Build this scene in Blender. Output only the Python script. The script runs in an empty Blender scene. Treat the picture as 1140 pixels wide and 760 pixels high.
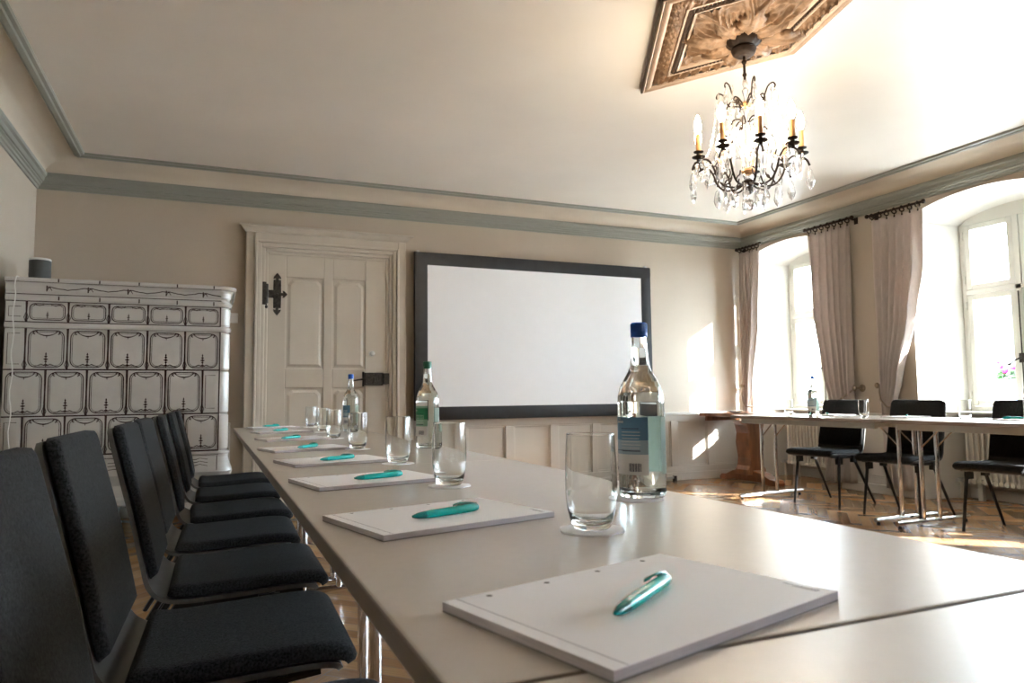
import bpy, math, random
from mathutils import Matrix, Vector
random.seed(7)
PI = math.pi
C = bpy.context.scene.collection
SC = bpy.context.scene

# ------------------------------------------------------------------ camera, sky, sun, exposure
def cam_matrix(yaw, pitch, roll, loc):
    f = Vector((math.sin(yaw)*math.cos(pitch), math.cos(yaw)*math.cos(pitch), math.sin(pitch)))
    r = Vector((math.cos(yaw), -math.sin(yaw), 0)); u = r.cross(f)
    r2 = r*math.cos(roll) + u*math.sin(roll); u2 = r2.cross(f)
    m = Matrix((r2, u2, -f)).transposed().to_4x4(); m.translation = loc
    return m
cd = bpy.data.cameras.new('camera'); cam = bpy.data.objects.new('camera', cd); C.objects.link(cam)
cd.sensor_width = 36; cd.lens = 793.45*36/1140; cd.clip_start = 0.02; cd.clip_end = 200
cam.matrix_world = cam_matrix(0.400247, 0.0765664, -0.0114655, (0, 0, 0.9313))
SC.camera = cam
cd.dof.use_dof = True; cd.dof.focus_distance = 2.1; cd.dof.aperture_fstop = 9.0

w = bpy.data.worlds.new('sky'); SC.world = w; w.use_nodes = True
bg = w.node_tree.nodes['Background']; bg.inputs[0].default_value = (0.74, 0.88, 1.0, 1); bg.inputs[1].default_value = 10.0

sl = bpy.data.lights.new('sun', 'SUN'); sl.energy = 11.5; sl.angle = math.radians(0.6); sl.color = (1, 0.975, 0.94)
sun = bpy.data.objects.new('sun', sl); C.objects.link(sun)
SUN_DIR = Vector((-0.77, 0.64, -0.48)).normalized()
sun.rotation_euler = SUN_DIR.to_track_quat('-Z', 'Y').to_euler(); sun.location = (20, -8, 14)

SC.view_settings.view_transform = 'Standard'; SC.view_settings.look = 'None'
SC.view_settings.gamma = 1; SC.view_settings.use_curve_mapping = False
SC.view_settings.exposure = 2.75

# ------------------------------------------------------------------ materials
MATS = {}
def nt(name):
    m = bpy.data.materials.new(name); m.use_nodes = True
    n = m.node_tree; n.nodes.clear()
    out = n.nodes.new('ShaderNodeOutputMaterial')
    return m, n, out
def N(n, typ, **kw):
    nd = n.nodes.new(typ)
    for k, v in kw.items(): setattr(nd, k, v)
    return nd
def pbr(name, col, rough=0.5, metal=0.0, var=0.0, scale=8.0, stretch=(1, 1, 1), bump=0.0, bscale=None, coat=0.0, sheen=0.0, spec=0.5, trans=0.0, ior=1.45, subs=0.0, rvar=0.0, crough=0.08):
    m, n, out = nt(name)
    b = N(n, 'ShaderNodeBsdfPrincipled'); n.links.new(b.outputs[0], out.inputs[0])
    b.inputs['Roughness'].default_value = rough; b.inputs['Metallic'].default_value = metal
    b.inputs['Coat Weight'].default_value = coat; b.inputs['Coat Roughness'].default_value = crough
    b.inputs['Sheen Weight'].default_value = sheen
    b.inputs['Specular IOR Level'].default_value = spec
    b.inputs['Transmission Weight'].default_value = trans; b.inputs['IOR'].default_value = ior
    tc = N(n, 'ShaderNodeTexCoord'); mp = N(n, 'ShaderNodeMapping'); mp.inputs['Scale'].default_value = stretch
    n.links.new(tc.outputs['Object'], mp.inputs[0])
    nz = N(n, 'ShaderNodeTexNoise'); nz.inputs['Scale'].default_value = scale; nz.inputs['Detail'].default_value = 5
    n.links.new(mp.outputs[0], nz.inputs[0])
    rp = N(n, 'ShaderNodeValToRGB')
    a = [max(0, c*(1-var)) for c in col]; z = [min(1, c*(1+var)) for c in col]
    rp.color_ramp.elements[0].position = 0.3; rp.color_ramp.elements[1].position = 0.7
    rp.color_ramp.elements[0].color = (*a, 1); rp.color_ramp.elements[1].color = (*z, 1)
    n.links.new(nz.outputs[0], rp.inputs[0]); n.links.new(rp.outputs[0], b.inputs['Base Color'])
    if bump:
        n2 = N(n, 'ShaderNodeTexNoise'); n2.inputs['Scale'].default_value = bscale or scale*6; n2.inputs['Detail'].default_value = 4
        n.links.new(mp.outputs[0], n2.inputs[0])
        bp = N(n, 'ShaderNodeBump'); bp.inputs['Strength'].default_value = bump; bp.inputs['Distance'].default_value = 0.01
        n.links.new(n2.outputs[0], bp.inputs['Height']); n.links.new(bp.outputs[0], b.inputs['Normal'])
    MATS[name] = m
    return m
def pane_mat(name, tint=(0.97, 0.98, 0.98), refl=0.06):
    m, n, out = nt(name)
    t = N(n, 'ShaderNodeBsdfTransparent'); t.inputs[0].default_value = (*tint, 1)
    g = N(n, 'ShaderNodeBsdfGlossy'); g.inputs['Roughness'].default_value = 0.0
    lw = N(n, 'ShaderNodeLayerWeight'); lw.inputs[0].default_value = 0.25
    mx = N(n, 'ShaderNodeMixShader'); n.links.new(lw.outputs['Fresnel'], mx.inputs[0])
    n.links.new(t.outputs[0], mx.inputs[1]); n.links.new(g.outputs[0], mx.inputs[2]); n.links.new(mx.outputs[0], out.inputs[0])
    MATS[name] = m; return m
def glass_mat(name, col=(1, 1, 1), ior=1.45):
    m, n, out = nt(name)
    g = N(n, 'ShaderNodeBsdfGlass'); g.inputs['Color'].default_value = (*col, 1); g.inputs['IOR'].default_value = ior; g.inputs['Roughness'].default_value = 0
    n.links.new(g.outputs[0], out.inputs[0]); MATS[name] = m; return m
def emit_mat(name, col, s):
    m, n, out = nt(name)
    e = N(n, 'ShaderNodeEmission'); e.inputs[0].default_value = (*col, 1); e.inputs[1].default_value = s
    n.links.new(e.outputs[0], out.inputs[0]); MATS[name] = m; return m

def crystal_mat(name):
    m, n, out = nt(name)
    g = N(n, 'ShaderNodeBsdfGlass'); g.inputs['IOR'].default_value = 1.6; g.inputs['Roughness'].default_value = 0.02
    t = N(n, 'ShaderNodeBsdfTransparent'); d = N(n, 'ShaderNodeBsdfTranslucent'); d.inputs[0].default_value = (1, 0.97, 0.93, 1)
    a = N(n, 'ShaderNodeMixShader'); a.inputs[0].default_value = 0.35; n.links.new(g.outputs[0], a.inputs[1]); n.links.new(t.outputs[0], a.inputs[2])
    b = N(n, 'ShaderNodeMixShader'); b.inputs[0].default_value = 0.05; n.links.new(a.outputs[0], b.inputs[1]); n.links.new(d.outputs[0], b.inputs[2])
    n.links.new(b.outputs[0], out.inputs[0]); MATS[name] = m; return m
M_wall = pbr('wall_paint', (0.47, 0.395, 0.31), 0.55, var=0.05, scale=1.2, bump=0.05, bscale=40)
M_ceil = pbr('ceiling_paint', (0.72, 0.66, 0.585), 0.42, var=0.06, scale=0.9, bump=0.06, bscale=5)
M_cove = pbr('cove_paint', (0.58, 0.50, 0.40), 0.5, var=0.05, scale=2)
M_trim = pbr('greygreen_paint', (0.26, 0.262, 0.225), 0.35, var=0.03, scale=3)
M_door = pbr('door_paint', (0.53, 0.47, 0.385), 0.38, var=0.04, scale=3, bump=0.03, bscale=30)
M_wains = pbr('wainscot_paint', (0.56, 0.52, 0.46), 0.32, var=0.04, scale=3)
M_reveal = pbr('reveal_paint', (0.70, 0.68, 0.63), 0.45, var=0.03, scale=2)
M_winframe = pbr('window_paint', (0.58, 0.575, 0.52), 0.3, var=0.03, scale=4)
M_pane = pane_mat('window_glass')
M_iron = pbr('dark_iron', (0.055, 0.05, 0.045), 0.4, 0.85, var=0.4, scale=40, bump=0.3, bscale=120)
M_brass = pbr('old_brass', (0.24, 0.18, 0.12), 0.35, 0.8, var=0.2, scale=30)
M_bronze = pbr('dark_bronze', (0.03, 0.019, 0.013), 0.5, 0.1, var=0.3, scale=30, spec=0.15)
M_chrome = pbr('chrome', (0.75, 0.75, 0.76), 0.08, 1.0, var=0.03)
M_alu = pbr('aluminium', (0.55, 0.55, 0.55), 0.3, 1.0, var=0.05)
M_top = pbr('taupe_laminate', (0.50, 0.44, 0.375), 0.42, var=0.02, scale=60, spec=0.8, coat=0.9, crough=0.27)
M_edge = pbr('edge_band', (0.22, 0.18, 0.15), 0.4, var=0.05, scale=20)
M_apron = pbr('grey_steel', (0.42, 0.42, 0.38), 0.35, 0.1, var=0.05)
M_fab = pbr('black_fabric', (0.0195, 0.0203, 0.0210), 0.85, var=0.85, scale=210, bump=0.4, bscale=420, sheen=0.05, spec=0.12)
M_shell = pbr('black_shell', (0.028, 0.028, 0.027), 0.32, var=0.1)
M_shelledge = pbr('shell_edge', (0.085, 0.083, 0.077), 0.45, var=0.15, scale=50)
M_blackmetal = pbr('black_metal', (0.012, 0.012, 0.012), 0.3, 0.2, var=0.1)
M_paper = pbr('paper', (0.88, 0.87, 0.88), 0.6, var=0.01)
M_paperedge = pbr('paper_edges', (0.56, 0.51, 0.52), 0.8, var=0.12, scale=30, stretch=(1, 1, 40))
M_card = pbr('grey_card', (0.2, 0.19, 0.18), 0.8, var=0.05)
M_ink = pbr('ink', (0.25, 0.22, 0.25), 0.8)
M_hole = pbr('hole_dark', (0.10, 0.09, 0.085), 0.9)
M_teal = pbr('teal_plastic', (0.0, 0.42, 0.38), 0.26, var=0.05, coat=0.15, spec=0.45)
M_tealdark = pbr('dark_teal_plastic', (0.0, 0.20, 0.19), 0.25, var=0.05)
M_glass = glass_mat('clear_glass', (0.985, 0.99, 0.985), 1.45)
M_botglass = glass_mat('bottle_glass', (0.975, 0.99, 0.985), 1.46)
M_water = glass_mat('water', (0.99, 1.0, 1.0), 1.33)
M_bluecap = pbr('blue_cap', (0.003, 0.085, 0.42), 0.35, var=0.05)
M_greencap = pbr('green_cap', (0.0, 0.13, 0.06), 0.35, var=0.05)
M_lblue = pbr('label_blue', (0.10, 0.23, 0.36), 0.5, var=0.1)
M_lblue2 = pbr('label_pale_blue', (0.32, 0.43, 0.50), 0.5, var=0.08)
M_lgreen = pbr('label_green', (0.03, 0.26, 0.12), 0.5, var=0.1)
M_lgreen2 = pbr('label_pale_green', (0.26, 0.46, 0.34), 0.5, var=0.08)
M_lwhite = pbr('label_white', (0.7, 0.7, 0.68), 0.5, var=0.04)
M_lback = pbr('label_back', (0.36, 0.46, 0.39), 0.6, var=0.05)
M_ldark = pbr('label_ink', (0.03, 0.03, 0.07), 0.5)
M_lviolet = pbr('label_violet', (0.07, 0.03, 0.13), 0.5, var=0.2)
M_screen = pbr('screen_white', (0.80, 0.80, 0.81), 0.45, var=0.01)
M_sframe = pbr('black_vinyl', (0.022, 0.023, 0.026), 0.35, var=0.15, scale=12, bump=0.15, bscale=15)
M_tile = pbr('white_glaze', (0.53, 0.505, 0.47), 0.12, var=0.05, scale=7, bump=0.05, bscale=10, coat=0.3)
M_manganese = pbr('manganese_glaze', (0.062, 0.043, 0.042), 0.25, var=0.35, scale=60)
M_joint = pbr('tile_joint', (0.16, 0.13, 0.12), 0.7, var=0.2, scale=50)
M_plinth = pbr('stove_plinth', (0.42, 0.40, 0.37), 0.3, var=0.06)
M_delft = pbr('foot_glaze', (0.45, 0.52, 0.54), 0.15, var=0.3, scale=25)
M_spk = pbr('grey_grille', (0.05, 0.052, 0.05), 0.6, 0.2, var=0.2, scale=300)
M_white = pbr('white_plastic', (0.68, 0.67, 0.64), 0.35, var=0.02)
M_radi = pbr('radiator_enamel', (0.62, 0.58, 0.50), 0.3, var=0.03)
M_curt = pbr('curtain_cloth', (0.60, 0.515, 0.465), 0.8, var=0.05, scale=90, stretch=(1, 1, 0.2), sheen=0.2, bump=0.08, bscale=300)
def cloth_mix(m, f):
    n = m.node_tree; out = next(x for x in n.nodes if x.type == 'OUTPUT_MATERIAL'); b = next(x for x in n.nodes if x.type == 'BSDF_PRINCIPLED')
    t = N(n, 'ShaderNodeBsdfTranslucent'); n.links.new(b.inputs['Base Color'].links[0].from_socket, t.inputs[0])
    mx = N(n, 'ShaderNodeMixShader'); mx.inputs[0].default_value = f
    n.links.new(b.outputs[0], mx.inputs[1]); n.links.new(t.outputs[0], mx.inputs[2]); n.links.new(mx.outputs[0], out.inputs[0])
cloth_mix(M_curt, 0.22); cloth_mix(M_lback, 0.55)
M_cord = pbr('cord', (0.30, 0.24, 0.18), 0.7, var=0.2, scale=90)
M_wood = pbr('cherry_wood', (0.22, 0.085, 0.035), 0.28, var=0.35, scale=9, stretch=(3, 1, 0.4), coat=0.3)
M_gold = pbr('carved_gilt', (0.27, 0.165, 0.095), 0.5, 0.1, var=0.35, scale=14, bump=0.7, bscale=42)
M_goldpale = pbr('pale_gilt', (0.48, 0.36, 0.27), 0.45, 0.1, var=0.15, scale=14)
M_golddark = pbr('dark_moulding', (0.10, 0.065, 0.045), 0.45, var=0.25, scale=20)
M_crystal = crystal_mat('crystal')
M_amber = pbr('amber_bead', (0.55, 0.30, 0.13), 0.2, var=0.1)
M_candle = pbr('wax_sleeve', (0.62, 0.30, 0.10), 0.5, var=0.1)
M_bulb = emit_mat('bulb_glow', (1.0, 0.86, 0.66), 27)
M_facade = pbr('facade_render', (0.82, 0.80, 0.76), 0.8, var=0.03)
M_fglass = pbr('facade_window', (0.25, 0.28, 0.42), 0.1, var=0.1)
M_leafg = pbr('leaf_green', (0.02, 0.06, 0.015), 0.6, var=0.3)
M_pink = pbr('petal_pink', (0.5, 0.01, 0.17), 0.6, var=0.3, scale=30)
M_purple = pbr('petal_violet', (0.08, 0.01, 0.22), 0.6, var=0.3, scale=30)
M_street = pbr('street_paving', (0.62, 0.60, 0.57), 0.8, var=0.1)

def parquet_mat():
    m, n, out = nt('oak_parquet')
    b = N(n, 'ShaderNodeBsdfPrincipled'); n.links.new(b.outputs[0], out.inputs[0])
    at = N(n, 'ShaderNodeAttribute'); at.attribute_name = 'tone'
    uv = N(n, 'ShaderNodeUVMap'); uv.uv_map = 'UVMap'
    mp = N(n, 'ShaderNodeMapping'); mp.inputs['Scale'].default_value = (3, 60, 1); n.links.new(uv.outputs[0], mp.inputs[0])
    nz = N(n, 'ShaderNodeTexNoise'); nz.inputs['Scale'].default_value = 1.0; nz.inputs['Detail'].default_value = 6; n.links.new(mp.outputs[0], nz.inputs[0])
    mul = N(n, 'ShaderNodeMath', operation='MULTIPLY_ADD'); mul.inputs[1].default_value = 0.5; n.links.new(nz.outputs[0], mul.inputs[0]); 
    ad = N(n, 'ShaderNodeMath', operation='MULTIPLY'); ad.inputs[1].default_value = 0.42; n.links.new(at.outputs['Fac'], ad.inputs[0])
    n.links.new(ad.outputs[0], mul.inputs[2])
    rp = N(n, 'ShaderNodeValToRGB')
    e = rp.color_ramp.elements; e[0].position = 0.12; e[0].color = (0.17, 0.085, 0.038, 1); e[1].position = 0.85; e[1].color = (0.46, 0.29, 0.15, 1)
    k = e.new(0.5); k.color = (0.33, 0.185, 0.085, 1)
    n.links.new(mul.outputs[0], rp.inputs[0]); n.links.new(rp.outputs[0], b.inputs['Base Color'])
    b.inputs['Roughness'].default_value = 0.24
    MATS['oak_parquet'] = m; return m
M_floor = parquet_mat()

# ------------------------------------------------------------------ mesh helpers
class MB:
    def __init__(s): s.v = []; s.f = []; s.m = []; s.sm = []; s.T = Matrix.Identity(4); s.uv = []; s.tone = []
    def add(s, vs, fs, mat=0, smooth=False):
        o = len(s.v); s.v += [s.T @ Vector(p) for p in vs]
        for f in fs: s.f.append([i+o for i in f]); s.m.append(mat); s.sm.append(smooth)
        return s
    def box(s, a, b, mat=0):
        x0, y0, z0 = a; x1, y1, z1 = b
        v = [(x0,y0,z0),(x1,y0,z0),(x1,y1,z0),(x0,y1,z0),(x0,y0,z1),(x1,y0,z1),(x1,y1,z1),(x0,y1,z1)]
        return s.add(v, [(3,2,1,0),(4,5,6,7),(0,1,5,4),(1,2,6,5),(2,3,7,6),(3,0,4,7)], mat)
    def tube(s, pts, r, seg=8, mat=0, cap=True, closed=False):
        pts = [Vector(p) for p in pts]; n = len(pts)
        rr = r if isinstance(r, (list, tuple)) else [r]*n
        t0 = (pts[1]-pts[0]).normalized()
        up = Vector((0,0,1)) if abs(t0.z) < 0.9 else Vector((1,0,0))
        nn = (up - t0*up.dot(t0)).normalized(); vs = []
        for i in range(n):
            if closed: t = (pts[(i+1) % n]-pts[i-1]).normalized()
            else: t = (pts[min(i+1,n-1)]-pts[max(i-1,0)]).normalized()
            nn = (nn - t*nn.dot(t))
            nn = nn.normalized() if nn.length > 1e-6 else t.orthogonal().normalized()
            bb = t.cross(nn)
            for k in range(seg):
                a = 2*PI*k/seg; vs.append(pts[i] + (nn*math.cos(a)+bb*math.sin(a))*rr[i])
        fs = []
        for i in range(n if closed else n-1):
            j = (i+1) % n
            for k in range(seg):
                l = (k+1) % seg; fs.append((i*seg+k, i*seg+l, j*seg+l, j*seg+k))
        s.add(vs, fs, mat, True)
        if cap and not closed:
            o = len(s.v)-len(vs)
            s.f.append([o+k for k in range(seg)][::-1]); s.m.append(mat); s.sm.append(False)
            s.f.append([o+(n-1)*seg+k for k in range(seg)]); s.m.append(mat); s.sm.append(False)
        return s
    def lathe(s, prof, seg=24, mat=0, smooth=True, mats=None):
        vs = []; idx = []
        for r, z in prof:
            if r < 1e-6: idx.append([len(vs)]); vs.append((0,0,z))
            else:
                idx.append(list(range(len(vs), len(vs)+seg)))
                vs += [(r*math.cos(2*PI*k/seg), r*math.sin(2*PI*k/seg), z) for k in range(seg)]
        fs = []; ms = []
        for i in range(len(prof)-1):
            a, b = idx[i], idx[i+1]
            for k in range(seg):
                l = (k+1) % seg
                if len(a) == 1 and len(b) == 1: continue
                if len(a) == 1: fs.append((a[0], b[l], b[k]))
                elif len(b) == 1: fs.append((a[k], a[l], b[0]))
                else: fs.append((a[k], a[l], b[l], b[k]))
                ms.append(mats[i] if mats else mat)
        o = len(s.m); s.add(vs, fs, mat, smooth); s.m[o:] = ms
        return s
    def prism(s, poly, z0, z1, mat=0, side=None):
        n = len(poly); v = [(x,y,z0) for x,y in poly]+[(x,y,z1) for x,y in poly]
        s.add(v, [tuple(range(n))[::-1], tuple(range(n,2*n))], mat)
        o = len(s.v)-2*n
        for i in range(n):
            j = (i+1) % n; s.f.append([o+i,o+j,o+n+j,o+n+i]); s.m.append(mat if side is None else side); s.sm.append(False)
        return s
    def grid(s, fn, nu, nv, mat=0, smooth=True, closed_u=False, closed_v=False):
        vs = [fn(i, j) for i in range(nu) for j in range(nv)]; fs = []
        for i in range(nu if closed_u else nu-1):
            for j in range(nv if closed_v else nv-1):
                a, b = (i+1) % nu, (j+1) % nv
                fs.append((i*nv+j, a*nv+j, a*nv+b, i*nv+b))
        return s.add(vs, fs, mat, smooth)
    def ball(s, c, r, mat=0, seg=10, rings=6, sq=(1,1,1)):
        old = s.T; s.T = old @ Matrix.Translation(c) @ Matrix.Diagonal((*sq,1))
        s.lathe([(r*math.sin(PI*i/rings), -r*math.cos(PI*i/rings)) for i in range(rings+1)], seg, mat); s.T = old
        return s
    def ribbon(s, pts, wd, mat, y):
        """flat stroke in the XZ plane at depth y (facing -Y)"""
        n = len(pts); vs = []
        ww = wd if isinstance(wd, (list, tuple)) else [wd]*n
        for i in range(n):
            ax, az = pts[max(i-1,0)]; bx, bz = pts[min(i+1,n-1)]
            tx, tz = bx-ax, bz-az; l = math.hypot(tx,tz) or 1; nx, nz = -tz/l, tx/l
            vs += [(pts[i][0]+nx*ww[i]/2, y, pts[i][1]+nz*ww[i]/2), (pts[i][0]-nx*ww[i]/2, y, pts[i][1]-nz*ww[i]/2)]
        return s.add(vs, [(2*i, 2*i+1, 2*i+3, 2*i+2) for i in range(n-1)], mat)
    def build(s, name, mats, parent=None, loc=(0,0,0), rot=(0,0,0), bevel=0, bseg=2, subsurf=0, sharp=None):
        me = bpy.data.meshes.new(name); me.from_pydata([tuple(v) for v in s.v], [], s.f); 
        for m in (mats if isinstance(mats, (list,tuple)) else [mats]): me.materials.append(m)
        me.polygons.foreach_set('material_index', s.m); me.polygons.foreach_set('use_smooth', s.sm); me.update()
        if any(s.sm) and sharp is not False:
            try: me.set_sharp_from_angle(angle=math.radians(sharp or 40))
            except Exception: pass
        o = bpy.data.objects.new(name, me); C.objects.link(o); o.location = loc; o.rotation_euler = rot
        if parent: o.parent = parent
        if bevel:
            b = o.modifiers.new('bevel', 'BEVEL'); b.width = bevel; b.segments = bseg; b.limit_method = 'ANGLE'; b.angle_limit = math.radians(35)
        if subsurf:
            b = o.modifiers.new('sub', 'SUBSURF'); b.levels = b.render_levels = subsurf
        return o
def dense(prof, e=0.0012):
    """support points close to both ends of every long stretch, so smooth shading keeps it straight"""
    out = [prof[0]]
    for (r0,z0),(r1,z1) in zip(prof, prof[1:]):
        l = math.hypot(r1-r0, z1-z0)
        if l > 4*e:
            for t in (e/l, 0.33, 0.67, 1-e/l): out.append((r0+(r1-r0)*t, z0+(z1-z0)*t))
        out.append((r1,z1))
    return out
def tag(o, label, cat, group=None):
    o['label'] = label; o['category'] = cat
    if group: o['group'] = group
    return o
def thing(name, label, cat, loc=(0,0,0), rz=0, group=None):
    o = bpy.data.objects.new(name, None); C.objects.link(o); o.location = loc; o.rotation_euler = (0,0,rz); o.empty_display_size = 0.1
    return tag(o, label, cat, group)
def struct(o): o['kind'] = 'structure'; return o
def copy_tree(o, parent=None):
    c = o.copy(); C.objects.link(c); c.parent = parent
    for ch in list(o.children): copy_tree(ch, c)
    return c
def dup(o, loc, rz, label, group=None):
    c = copy_tree(o); c.location = loc; c.rotation_euler = (0,0,rz); c['label'] = label
    if group: c['group'] = group
    return c
def arc(cx, cz, r, a0, a1, n=8): return [(cx+r*math.cos(math.radians(a0+(a1-a0)*i/n)), cz+r*math.sin(math.radians(a0+(a1-a0)*i/n))) for i in range(n+1)]

# ------------------------------------------------------------------ room shell
XL, XR, YF, YB, ZC = -1.30, 5.72, -2.40, 6.56, 2.83
XG, XO = 6.20, 6.31
NICHES = [((5.24,6.46),(5.36,6.34)), ((3.17,4.39),(3.29,4.27)), ((1.10,2.32),(1.22,2.20)), ((-0.97,0.25),(-0.85,0.13))]  # last two niches are out of view, added to bring in daylight

def herringbone():
    L, W = 0.42, 0.07; mb = MB(); uvs = []; tones = []
    g = 0.0012; n = int(L/W+0.5); ang = math.radians(45); ca, sa = math.cos(ang), math.sin(ang)
    cx, cy = 2.5, 2.0
    def put(x, y, dx, dy):
        c = [(x+g,y+g),(x+dx-g,y+g),(x+dx-g,y+dy-g),(x+g,y+dy-g)]
        r = [(cx+px*ca-py*sa, cy+px*sa+py*ca) for px,py in c]
        mx = sum(p[0] for p in r)/4; my = sum(p[1] for p in r)/4
        if not (XL-0.2 < mx < XG+0.05 and YF-0.2 < my < YB+0.2): return
        mb.add([(px,py,0.0) for px,py in r], [(0,1,2,3)])
        t = random.random(); o = random.random()*20
        uvs.append([(0+o,0+o),(1+o,0+o),(1+o,W/L+o),(0+o,W/L+o)] if dx > dy else [(0+o,0+o),(0+o,W/L+o),(1+o,W/L+o),(1+o,0+o)])
        tones.append(t)
    R = 100
    for i in range(-R, R):
        for j in range(-18, 18):
            bx = i*W + j*2*L*0 ; 
            # classic herringbone: horizontal plank then vertical plank, stepping diagonally
            x = i*W + j*L*2; y = i*W*1.0
            put(x, y, L, W); put(x+L, y+W-L, W, L) if False else put(x-W, y, W, L) if False else put(x+L, y-L+W, W, L)
    mb.add([(XL-0.3,YF-0.3,-0.003),(XO,YF-0.3,-0.003),(XO,YB+0.3,-0.003),(XL-0.3,YB+0.3,-0.003)], [(0,1,2,3)], 1)
    uvs.append([(0,0)]*4); tones.append(0)
    o = mb.build('floor', [M_floor, M_hole]); me = o.data
    ul = me.uv_layers.new(name='UVMap'); at = me.attributes.new('tone', 'FLOAT', 'FACE')
    li = 0
    for f, u in enumerate(uvs):
        at.data[f].value = tones[f]
        for q in u: ul.data[li].uv = q; li += 1
    return struct(o)
herringbone()
struct(MB().box((XL-0.2,YF-0.2,ZC),(XO,YB+0.2,ZC+0.15)).build('ceiling', M_ceil))
struct(MB().box((XL-0.2,YB,-0.05),(XO,YB+0.2,ZC)).build('wall_back', M_wall))
struct(MB().box((XL-0.2,YF-0.2,-0.05),(XL,YB,ZC)).build('wall_left', M_wall))
struct(MB().box((XL,YF-0.2,-0.05),(XO,YF,ZC)).build('wall_front', M_wood))  # unseen wall behind the camera, dark wood chosen to cut bounce light
def wall_right():
    mb = MB(); NA = 16
    segs = []; prev = (YB, YB)
    for (a,b),(c,d) in NICHES: segs.append(((b,d), prev)); prev = (a,c)
    segs.append(((YF,YF), prev))
    for (lo, lw), (hi, hw) in segs:
        pl = [(XR,lo),(XG,lw),(XO,lw),(XO,hw),(XG,hw),(XR,hi)]
        o = len(mb.f); mb.prism(pl, -0.05, ZC)
        for k in range(o, len(mb.f)): mb.m[k] = 1
        mb.m[o+2+5] = 0
    for (a,b),(c,d) in NICHES:
        A = [(a+(b-a)*i/NA, 2.46+0.13*math.sqrt(max(0,1-(2*i/NA-1)**2))*0.6+0.052*(1-(2*i/NA-1)**2)) for i in range(NA+1)]
        B = [(c+(d-c)*i/NA, 2.41+0.11*math.sqrt(max(0,1-(2*i/NA-1)**2))*0.6+0.045*(1-(2*i/NA-1)**2)) for i in range(NA+1)]
        for i in range(NA):
            (y0,z0),(y1,z1) = A[i],A[i+1]; (p0,q0),(p1,q1) = B[i],B[i+1]
            mb.add([(XR,y0,z0),(XR,y1,z1),(XR,y1,ZC),(XR,y0,ZC)], [(3,2,1,0)], 0)
            mb.add([(XR,y0,z0),(XR,y1,z1),(XG,p1,q1),(XG,p0,q0)], [(0,1,2,3)], 1, True)
            mb.add([(XG,p0,q0),(XG,p1,q1),(XO,p1,q1),(XO,p0,q0)], [(0,1,2,3)], 1, True)
            mb.add([(XO,p0,q0),(XO,p1,q1),(XO,p1,ZC),(XO,p0,ZC)], [(0,1,2,3)], 0)
        mb.box((XG-0.03,c-0.02,-0.05),(XO,d+0.02,0.755), 0)
    return struct(mb.build('wall_right', [M_wall, M_reveal]))
wall_right()

def loop_trim(name, prof, mat):
    mb = MB(); n = len(prof)
    cor = lambda d: [(XL+d,YF+d),(XR-d,YF+d),(XR-d,YB-d),(XL+d,YB-d)]
    vs = [(*cor(d)[c], z) for c in range(4) for d, z in prof]; fs = []
    for c in range(4):
        e = (c+1) % 4
        for k in range(n-1): fs.append((c*n+k, c*n+k+1, e*n+k+1, e*n+k))
    mb.add(vs, fs, 0, True)
    return struct(mb.build(name, mat, sharp=25))
loop_trim('trim_1', [(0,2.612),(0.014,2.612),(0.018,2.628),(0.030,2.632),(0.034,2.645),(0.046,2.652),(0.046,2.660),(0.058,2.664),(0.066,2.690),(0.080,2.702),(0.084,2.722),(0.078,2.732),(0.06,2.734)], M_trim)
loop_trim('trim_2', [(0.062+0.245*(1-math.cos(math.radians(t))), 2.733+0.095*math.sin(math.radians(t))) for t in range(0,91,9)], M_cove)
loop_trim('trim_3', [(0.300,2.8305),(0.300,2.818),(0.312,2.814),(0.318,2.804),(0.345,2.803),(0.352,2.812),(0.372,2.814),(0.378,2.8305)], M_trim)

def wainscot(name, x0, x1, edges, axis='x', at=YB, z0=0.11, z1=0.735):
    """raised rails and stiles around recessed panels; edges = panel spans"""
    mb = MB()
    def bx(u0,u1,d0,d1,a,b):
        if axis == 'x': mb.box((u0,at-d1,a),(u1,at-d0,b))
        else: mb.box((at-d1,u0,a),(at-d0,u1,b))
    bx(x0,x1,0,0.012,0,z1-0.03)
    bx(x0,x1,0.012,0.034,0.64,z1-0.028); bx(x0,x1,0.012,0.034,0.0,0.15)
    bx(x0,x1,0.0,0.052,z1-0.03,z1)
    p = x0
    for a, b in edges+[(x1,x1)]:
        if a-p > 0.005: bx(p,a,0.012,0.034,0.15,0.64)
        p = b
        if b > a:
            bx(a,b,0.012,0.022,0.15,0.165); bx(a,b,0.012,0.022,0.625,0.64)
            bx(a,a+0.015,0.012,0.022,0.165,0.625); bx(b-0.015,b,0.012,0.022,0.165,0.625)
    return struct(mb.build(name, M_wains, bevel=0.004))
wainscot('trim_4', 1.72, XR, [(1.80+0.487*i, 1.80+0.487*i+0.395) for i in range(8)])
wainscot('trim_5', XL, 0.16, [(-1.2+0.487*i, -1.2+0.487*i+0.395) for i in range(2)])
wainscot('trim_6', 4.40, 5.23, [(4.50,5.13)], 'y', XR)
wainscot('trim_7', 2.33, 3.16, [(2.43,3.06)], 'y', XR)
wainscot('trim_8', 0.26, 1.09, [(0.36,0.99)], 'y', XR)
def base(name, segs):
    mb = MB()
    for a, b in segs: mb.box(a, b)
    struct(mb.build(name, M_wains, bevel=0.006))
base('baseboard_back', [((1.70,YB-0.05,0),(XR-0.05,YB,0.085)), ((XL,YB-0.05,0),(0.16,YB,0.085))])
base('baseboard_left', [((XL,YF,0),(XL+0.03,YB-0.06,0.12))])
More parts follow.
